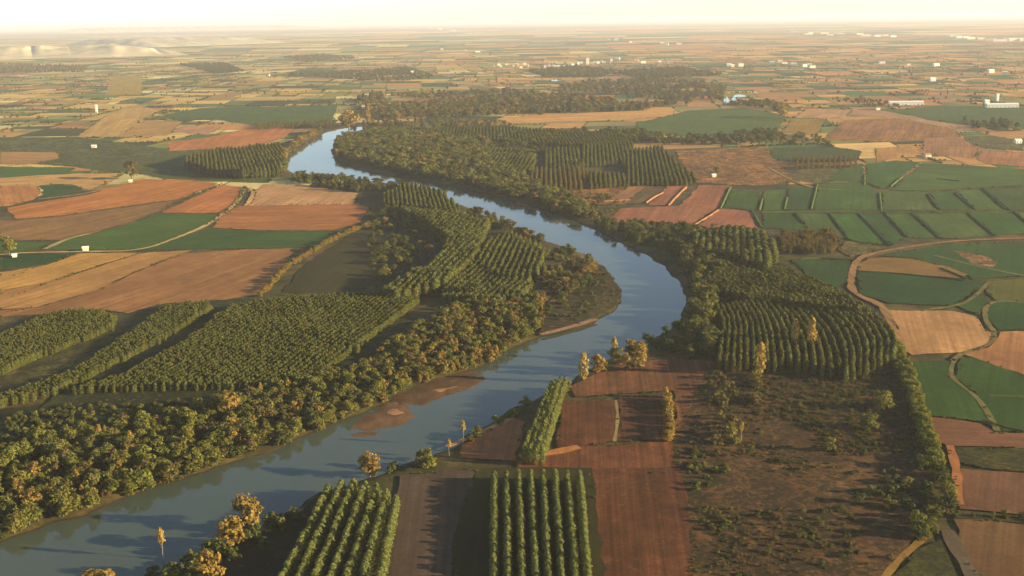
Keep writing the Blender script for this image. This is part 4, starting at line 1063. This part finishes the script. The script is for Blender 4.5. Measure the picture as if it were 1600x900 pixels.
# distant woods and hedge trees
FAR_MIX = [('dark', 5), ('olive', 3), ('brown', 2), ('poplar', 1.5)]
belt([(575, 168), (700, 160), (800, 150), (900, 151), (1000, 166), (1060, 164), (1000, 173), (800, 180), (600, 188)], 190, (9, 15), BR, '', '', 'far')
belt([(825, 112), (900, 105), (965, 111), (940, 122), (850, 122)], 300, (9, 14), DK, '', '', 'far', clump=0.3)
belt([(960, 114), (1060, 107), (1130, 118), (1000, 125)], 260, (10, 15), DK, '', '', 'far', clump=0.2)
belt([(860, 140), (920, 128), (1060, 126), (1135, 136), (1130, 158), (1060, 160), (960, 150)], 300, (9, 14), BR + [('dark', 2)], '', '', 'far', clump=0.35)
belt([(600, 150), (700, 146), (800, 142), (860, 150), (800, 152), (680, 156)], 260, (8, 13), BR, '', '', 'far', clump=0.3)
belt([(280, 102), (350, 100), (382, 112), (340, 116)], 330, (10, 14), [('dark', 1)], '', '', 'far')
belt([(560, 112), (640, 108), (680, 122), (620, 128), (440, 118)], 420, (8, 14), DK, '', '', 'far')
belt([(0, 100), (140, 104), (130, 114), (0, 114)], 500, (7, 12), BR, '', '', 'far')
belt([(440, 90), (500, 86), (560, 92), (480, 98)], 500, (8, 14), DK, '', '', 'far')
belt([(1130, 162), (1200, 160), (1240, 172), (1160, 168)], 200, (8, 13), DK, '', '', 'far')
belt([(1490, 190), (1560, 190), (1600, 200), (1540, 206)], 260, (6, 11), DK, '', '', 'far')
belt([(1180, 212), (1280, 214), (1300, 226), (1200, 228)], 180, (5, 9), DK + BR, '', '', 'far')
belt([(1280, 155), (1390, 158), (1420, 172), (1330, 166)], 360, (5, 9), DK, '', '', 'far')
belt([(560, 152), (600, 148), (602, 180), (565, 184)], 220, (9, 16), BR, '', '', 'far')
belt([(540, 196), (600, 190), (780, 192), (800, 200), (640, 204)], 220, (6, 12), BR, '', '', 'far')
for a, b in EDGES:
    y = a[1]
    if y > 9500 or random.random() > (0.30 if y < 5000 else 0.24): continue
    L = np.linalg.norm(b - a)
    solid = random.random() < 0.6
    sp = (random.uniform(2.6, 4.2) if solid else random.uniform(12, 40)) * (1 if y < 2600 else 1.5 if y < 4500 else 2.6)
    hh = random.uniform(1.4, 3.4) if solid else random.uniform(3, 7)
    k0 = pick(FAR_MIX[:3])
    for t in np.arange(0, L * random.uniform(0.4, 1.0), sp):
        p = a + (b - a) * t / L + RNG.normal(size=2) * 0.8
        if random.random() < 0.85: put('far', k0 if solid else pick(FAR_MIX), *p, hh * random.uniform(0.6, 1.4), 1.6 if solid else 1.0)
# weedy margins round the traced fields
for pts, rgb, mat, lab in FIELDS:
    q = P(pts)
    if 'shaded' in lab or 'floor' in lab: continue
    for i in range(len(q)):
        a, b = q[i], q[(i + 1) % len(q)]
        L = np.linalg.norm(b - a); my = (a[1] + b[1]) / 2
        if random.random() < 0.35 or my > 2600: continue
        sp = 1.8 if my < 900 else 3.2
        t0, t1 = sorted((random.uniform(0, 0.3), random.uniform(0.5, 1)))
        for t in np.arange(t0 * L, t1 * L, sp):
            if random.random() < 0.7:
                p = a + (b - a) * t / L + RNG.normal(size=2) * 0.7
                put('margin', pick([('bush', 4), ('brownbush', 3), ('darkbush', 3)]), *p, random.uniform(0.4, 1.5), 1.2)

# ------------------------------------------------------------------ trees: objects
X = np.array([t['x'] for t in TREES]); Y = np.array([t['y'] for t in TREES])
Zg = ground_z(X, Y)
PX, PY = to_px(X, Y, Zg + np.array([t['h'] * 0.5 for t in TREES]))
for i, t in enumerate(TREES):
    t['z'] = Zg[i] - 0.1; t['px'] = PX[i]; t['py'] = PY[i]
    t['app'] = t['h'] / math.sqrt(t['x'] ** 2 + t['y'] ** 2 + H * H)
    t['vis'] = -12 < PX[i] < 1612 and -10 < PY[i] < 915
NAMES = {'poplar': 'poplar_tree', 'broadleaf': 'broadleaf_tree', 'lone': 'broadleaf_tree', 'shrub': 'bush'}


def make_tree(t):
    src = random.choice(SRC[t['kind']])
    s = t['h'] / src['h']
    nm = NAMES[t['cls']]
    if t['cat'] == 'bush': nm = 'bush'
    px_tall = t['app'] * F
    if px_tall > 20 and nm != 'bush':
        o = link(nm, None, (t['x'], t['y'], t['z']))
        link('trunk', src['trunk'], parent=o); link('crown', src['crown'], parent=o)
    else:
        o = link(nm, src['whole'], (t['x'], t['y'], t['z']))
    o.rotation_euler.z = random.uniform(0, 6.283)
    o.scale = (s * t['w'], s * t['w'], s)
    tag(o, t['label'], t['cat'], t['group'] or None)


stuff = {'poplar': [], 'broadleaf': [], 'shrub': [], 'far': []}
for cls, cap in (('poplar', 296), ('broadleaf', 268), ('shrub', 292), ('lone', 99)):
    L = [t for t in TREES if t['cls'] == cls and t['vis']]
    L.sort(key=lambda t: -t['app'])
    for t in L[:cap]: make_tree(t)
    if cls != 'lone':
        stuff[cls] += L[cap:] + [t for t in TREES if t['cls'] == cls and not t['vis']]
stuff['shrub'] += [t for t in TREES if t['cls'] == 'margin']
keep = np.ones(len(TREES), bool)
for pts, rgb, mat, lab in FIELDS:
    q = P(pts); c = q.mean(0)
    keep &= ~inside(c + (q - c) * 0.97, X, Y)
stuff['far'] = [t for i, t in enumerate(TREES) if t['cls'] == 'far' and (keep[i] or t['label'])]


def scatter(name, label, cat, items):
    kinds = sorted({t['kind'] for t in items})
    src = bpy.data.collections.new(name + '_kinds'); idx = {}
    n = 0
    for k in kinds:
        idx[k] = []
        for s in SRC[k]:
            so = bpy.data.objects.new(f'kind_{n:03d}', s['whole']); src.objects.link(so); idx[k].append((n, s['h'])); n += 1
    m = bpy.data.meshes.new(name)
    m.vertices.add(len(items))
    m.vertices.foreach_set('co', np.array([(t['x'], t['y'], t['z']) for t in items], np.float32).ravel())
    ki = np.zeros(len(items), np.int32); sc = np.zeros((len(items), 3), np.float32); ro = np.zeros((len(items), 3), np.float32)
    for i, t in enumerate(items):
        ki[i], h = random.choice(idx[t['kind']]); s = t['h'] / h
        sc[i] = (s * t['w'], s * t['w'], s); ro[i, 2] = random.uniform(0, 6.283)
    a = m.attributes.new('pick', 'INT', 'POINT'); a.data.foreach_set('value', ki)
    a = m.attributes.new('size', 'FLOAT_VECTOR', 'POINT'); a.data.foreach_set('vector', sc.ravel())
    a = m.attributes.new('turn', 'FLOAT_VECTOR', 'POINT'); a.data.foreach_set('vector', ro.ravel())
    o = link(name, m); tag(o, label, cat, kind='stuff')
    ng = bpy.data.node_groups.new(name + '_scatter', 'GeometryNodeTree')
    ng.interface.new_socket('Geometry', in_out='INPUT', socket_type='NodeSocketGeometry')
    ng.interface.new_socket('Geometry', in_out='OUTPUT', socket_type='NodeSocketGeometry')
    gi = ng.nodes.new('NodeGroupInput'); go = ng.nodes.new('NodeGroupOutput')
    ci = ng.nodes.new('GeometryNodeCollectionInfo'); ci.inputs['Collection'].default_value = src
    ci.inputs['Separate Children'].default_value = True; ci.inputs['Reset Children'].default_value = True
    ip = ng.nodes.new('GeometryNodeInstanceOnPoints'); ip.inputs['Pick Instance'].default_value = True
    def at(nm, ty):
        q = ng.nodes.new('GeometryNodeInputNamedAttribute'); q.data_type = ty; q.inputs['Name'].default_value = nm
        return [s for s in q.outputs if s.enabled and s.name == 'Attribute'][0]
    ng.links.new(gi.outputs[0], ip.inputs['Points']); ng.links.new(ci.outputs[0], ip.inputs['Instance'])
    ng.links.new(at('pick', 'INT'), ip.inputs['Instance Index'])
    e2r = ng.nodes.new('FunctionNodeEulerToRotation'); ng.links.new(at('turn', 'FLOAT_VECTOR'), e2r.inputs[0])
    ng.links.new(e2r.outputs[0], ip.inputs['Rotation']); ng.links.new(at('size', 'FLOAT_VECTOR'), ip.inputs['Scale'])
    ng.links.new(ip.outputs[0], go.inputs[0])
    md = o.modifiers.new('scatter', 'NODES'); md.node_group = ng
    return o


scatter('poplar_plantation', 'rows of further poplars in the plantations on both sides of the river', 'poplars', stuff['poplar'])
scatter('riverside_woodland', 'mixed dark and golden woodland along the river banks further off', 'woodland', stuff['broadleaf'])
scatter('undergrowth', 'low bushes and tufts scattered over banks and scrubland', 'undergrowth', stuff['shrub'])
scatter('distant_woods', 'far hedges and woods strung between the parcels of the plain', 'woods', stuff['far'])
print('TREES', {k: len(v) for k, v in stuff.items()}, len(TREES))

# ------------------------------------------------------------------ buildings
WALLW = plain_material('whitewashed_wall', (0.74, 0.70, 0.60), 0.10, 0.3)
WALLC = plain_material('cream_wall', (0.62, 0.52, 0.36), 0.12, 0.3)
ROOFT = plain_material('clay_tile_roof', (0.34, 0.20, 0.13), 0.2, 0.6)
ROOFW = plain_material('pale_sheet_roof', (0.72, 0.70, 0.58), 0.08, 0.2)
DARKM = plain_material('shaded_opening', (0.04, 0.035, 0.03), 0.2, 1.0)


def box(x0, x1, y0, y1, z0, z1):
    V = [(x0, y0, z0), (x1, y0, z0), (x1, y1, z0), (x0, y1, z0), (x0, y0, z1), (x1, y0, z1), (x1, y1, z1), (x0, y1, z1)]
    return V, [[0, 3, 2, 1], [4, 5, 6, 7], [0, 1, 5, 4], [1, 2, 6, 5], [2, 3, 7, 6], [3, 0, 4, 7]]


def building(px, py, L, D, Hh, rise, rot, wall, roof, label, cat, name, group=None, openings=0):
    x, y = G(px, py)
    o = link(name, None, (x, y, 0.3)); o.rotation_euler.z = rot
    tag(o, label, cat, group)
    V = [(-L / 2, -D / 2, -0.5), (L / 2, -D / 2, -0.5), (L / 2, D / 2, -0.5), (-L / 2, D / 2, -0.5), (-L / 2, -D / 2, Hh), (L / 2, -D / 2, Hh), (L / 2, D / 2, Hh), (-L / 2, D / 2, Hh), (-L / 2, 0, Hh + rise), (L / 2, 0, Hh + rise)]
    Fc = [[0, 1, 5, 4], [2, 3, 7, 6], [1, 2, 6, 9, 5], [3, 0, 4, 8, 7]]
    link('wall', mesh_of('wall', V, Fc, [wall]), parent=o)
    e = 0.5; t = 0.25
    dz = rise * e / (D / 2)
    V = []
    for sx in (-L / 2 - e, L / 2 + e):
        V += [(sx, -D / 2 - e, Hh - dz + 0.05), (sx, 0, Hh + rise + 0.05), (sx, D / 2 + e, Hh - dz + 0.05), (sx, D / 2 + e, Hh - dz + 0.05 + t), (sx, 0, Hh + rise + t + 0.05), (sx, -D / 2 - e, Hh - dz + 0.05 + t)]
    Fc = [[0, 1, 7, 6], [1, 2, 8, 7], [2, 3, 9, 8], [3, 4, 10, 9], [4, 5, 11, 10], [5, 0, 6, 11], [0, 5, 4, 1], [1, 4, 3, 2], [6, 7, 10, 11], [7, 8, 9, 10]]
    link('roof', mesh_of('roof', V, Fc, [roof]), parent=o)
    for i in range(openings):
        cx = -L / 2 + L * (i + 0.5) / openings
        w = 0.7 if openings > 1 else 0.6
        V, Fc = box(cx - w, cx + w, -D / 2 - 0.06, -D / 2 + 0.02, 0.9 if openings > 1 else 0.0, 2.3)
        link('window' if openings > 1 else 'door', mesh_of('opening', V, Fc, [DARKM]), parent=o)
    return o


building(1415, 164, 68, 14, 5.5, 2.2, -0.05, WALLW, ROOFW, 'long white shed behind the right green field, left of two', 'shed', 'farm_shed', openings=9)
building(1565, 168, 60, 14, 6, 2.2, -0.05, WALLW, ROOFW, 'long white shed behind the right green field, nearest the right edge', 'shed', 'farm_shed', openings=8)
building(1541, 163, 9, 9, 7, 2, 0.1, WALLW, ROOFW, 'small white building at the left end of the right shed', 'house', 'farm_house', openings=2)
building(1558, 158, 5, 5, 13, 1.5, 0.1, WALLW, ROOFW, 'slim white silo tower behind the right shed', 'tower', 'silo_tower', openings=1)
building(1371, 172, 8, 6, 4, 1.5, 0.2, WALLC, ROOFT, 'tiny hut in the fields below the left shed', 'hut', 'field_hut')
building(134, 392, 4.4, 3.6, 2.6, 0.8, 0.3, WALLC, ROOFW, 'cream hut at the corner of the big green field', 'hut', 'field_hut')
building(23, 402, 3.2, 2.8, 1.8, 0.7, 0.3, WALLC, ROOFW, 'small pale hut under the bushy tree at the left edge', 'hut', 'field_hut')
building(147, 231, 6.5, 5, 3, 1.2, 0.1, WALLC, ROOFW, 'cream hut in the long olive meadow', 'hut', 'field_hut')
building(204, 285, 4, 3, 2.0, 0.8, 0.2, WALLC, ROOFW, 'pale hut at the foot of the lone round brown tree', 'hut', 'field_hut')
building(151, 176, 4, 4, 15, 1.2, 0.0, WALLW, ROOFW, 'slender white tower among the far left fields', 'tower', 'water_tower', openings=1)
building(573, 156, 9, 8, 13, 2, 0.1, WALLW, ROOFT, 'tall white house among trees beyond the river pool', 'house', 'farm_house', openings=2)
building(569, 174, 9, 7, 11, 2, 0.1, WALLW, ROOFT, 'white house just below the tall one beyond the river pool', 'house', 'farm_house', openings=2)
building(1115, 277, 4.5, 4, 2.6, 1.0, 0.2, WALLC, ROOFW, 'cream hut on the rough tan ground across the river', 'hut', 'field_hut')
building(1457, 127, 15, 10, 7, 3, 0.1, WALLW, ROOFW, 'bright white barn alone in the far right fields', 'barn', 'farm_barn', openings=3)
building(1590, 224, 9, 7, 4, 2, 0.1, WALLW, ROOFW, 'white house at the right edge beside the rosy field', 'house', 'farm_house', openings=2)
building(1449, 247, 8, 5, 4, 1.5, 0.2, WALLC, ROOFT, 'small tan hut at the corner of the rosy field', 'hut', 'field_hut')
TOWNS = [((765, 103), (830, 104), 9, (8, 13), 1, 'pale house at the left end of the far village', 'houses at the left end of the far village'),
         ((850, 106), (960, 98), 20, (8, 15), 1, 'cream house in the middle of the far village', 'houses in the middle of the far village'),
         ((962, 95), (1060, 102), 5, (12, 22), 0, 'pale building on the right end of the far village', 'buildings on the right end of the far village'),
         ((1205, 99), (1275, 104), 8, (12, 24), 0, 'white building in the far farm cluster right of the village', 'buildings of the far farm cluster'),
         ((1128, 101), (1170, 103), 3, (14, 24), 0, 'pale barn between the village and the farm cluster', 'barns between village and farm cluster'),
         ((940, 64), (1075, 70), 7, (20, 46), 0, 'pale building in the hazy settlement beyond the village', 'buildings of the hazy settlement'),
         ((1240, 52), (1400, 56), 13, (40, 100), 0, 'white hall in the hazy estate near the right skyline', 'halls of the hazy estate'),
         ((1480, 57), (1610, 66), 15, (40, 100), 0, 'white hall in the hazy town at the right edge skyline', 'halls of the hazy town'),
         ((640, 42), (740, 54), 6, (40, 90), 0, 'faint pale building under the middle skyline', 'faint buildings under the skyline'),
         ((660, 74), (770, 82), 3, (14, 28), 0, 'pale farm building between skyline and village', 'farm buildings beyond the village'),
         ((1530, 108), (1600, 124), 2, (12, 22), 0, 'pale farm building at the far right edge', 'farm buildings at the far right'),
         ((1370, 97), (1470, 104), 3, (12, 24), 0, 'pale farm building above the bright barn', 'farm buildings above the barn'),
         ((300, 118), (700, 118), 3, (8, 13), 1, 'lone pale house in the far left fields', 'lone houses in the far left fields')]
for a, b, n, sz, tile, lab, grp in TOWNS:
    for i in range(n):
        t = (i + random.random()) / n
        px = a[0] + (b[0] - a[0]) * t; py = a[1] + (b[1] - a[1]) * t + random.uniform(-3.2, 3.2) * (1 if a[1] > 80 else 0.7)
        L = random.uniform(*sz); hh = random.uniform(5, 9) * (1 if L < 40 else 1.5)
        building(px, py, L, min(L * 0.6, 30), hh, 2.0, random.uniform(-0.3, 0.3), random.choice([WALLW, WALLC, WALLC] if tile else [WALLW, WALLC, WALLC]),
                 random.choice([ROOFT, ROOFW] if tile else [ROOFW, ROOFW, ROOFT]), lab, 'house' if tile else 'building', 'village_house' if tile else 'farm_building', grp)
building(918, 101, 12, 10, 26, 4, 0.1, WALLC, ROOFT, 'tall cream church tower above the far village', 'church', 'church_tower', openings=1)

# ------------------------------------------------------------------ light, sky, air
EL, AZ = math.radians(12.5), math.radians(-11)     # sun to the right, a little behind the camera
sd = Vector((math.cos(EL) * math.cos(AZ), math.cos(EL) * math.sin(AZ), math.sin(EL)))
sun_d = bpy.data.lights.new('sun', 'SUN'); sun_d.energy = 5.0; sun_d.angle = math.radians(0.5); sun_d.color = (1.0, 0.80, 0.47)
sun = bpy.data.objects.new('sun', sun_d); COL.objects.link(sun)
sun.rotation_euler = (-sd).to_track_quat('-Z', 'Y').to_euler()
world = bpy.data.worlds.new('World'); scene.world = world; world.use_nodes = True
wn = world.node_tree; wn.nodes.clear()
wo = wn.nodes.new('ShaderNodeOutputWorld'); bg = wn.nodes.new('ShaderNodeBackground'); sk = wn.nodes.new('ShaderNodeTexSky')
sk.sky_type = 'NISHITA'; sk.sun_disc = False; sk.sun_elevation = EL
sk.sun_rotation = math.pi / 2 - AZ
sk.air_density = 0.80; sk.dust_density = 0.0; sk.ozone_density = 1.0; sk.altitude = 200
bg.inputs[1].default_value = 0.078
wn.links.new(sk.outputs[0], bg.inputs[0]); wn.links.new(bg.outputs[0], wo.inputs[0])

hz, nt, out = new_mat('valley_haze')
pv = N(nt, 'ShaderNodeVolumePrincipled', ins={'Density': 5.0e-5, 'Anisotropy': 0.1})
pv.inputs['Color'].default_value = (0.97, 0.94, 0.95, 1)
nt.links.new(pv.outputs[0], out.inputs['Volume'])
V, Fc = box(-95000, 95000, -30000, 110000, -4.5, H + 12)
o = link('haze', mesh_of('haze', V, Fc, [hz]))
tag(o, 'thin warm haze lying over the whole valley', 'haze', kind='stuff')

# ------------------------------------------------------------------ render settings
vs = scene.view_settings
vs.view_transform = 'Standard'; vs.look = 'None'; vs.exposure = 1.6; vs.gamma = 1.0
scene.render.engine = 'CYCLES'
cy = scene.cycles
cy.max_bounces = 5; cy.diffuse_bounces = 2; cy.glossy_bounces = 2; cy.transmission_bounces = 2; cy.volume_bounces = 0
cy.use_denoising = True
cy.use_adaptive_sampling = True
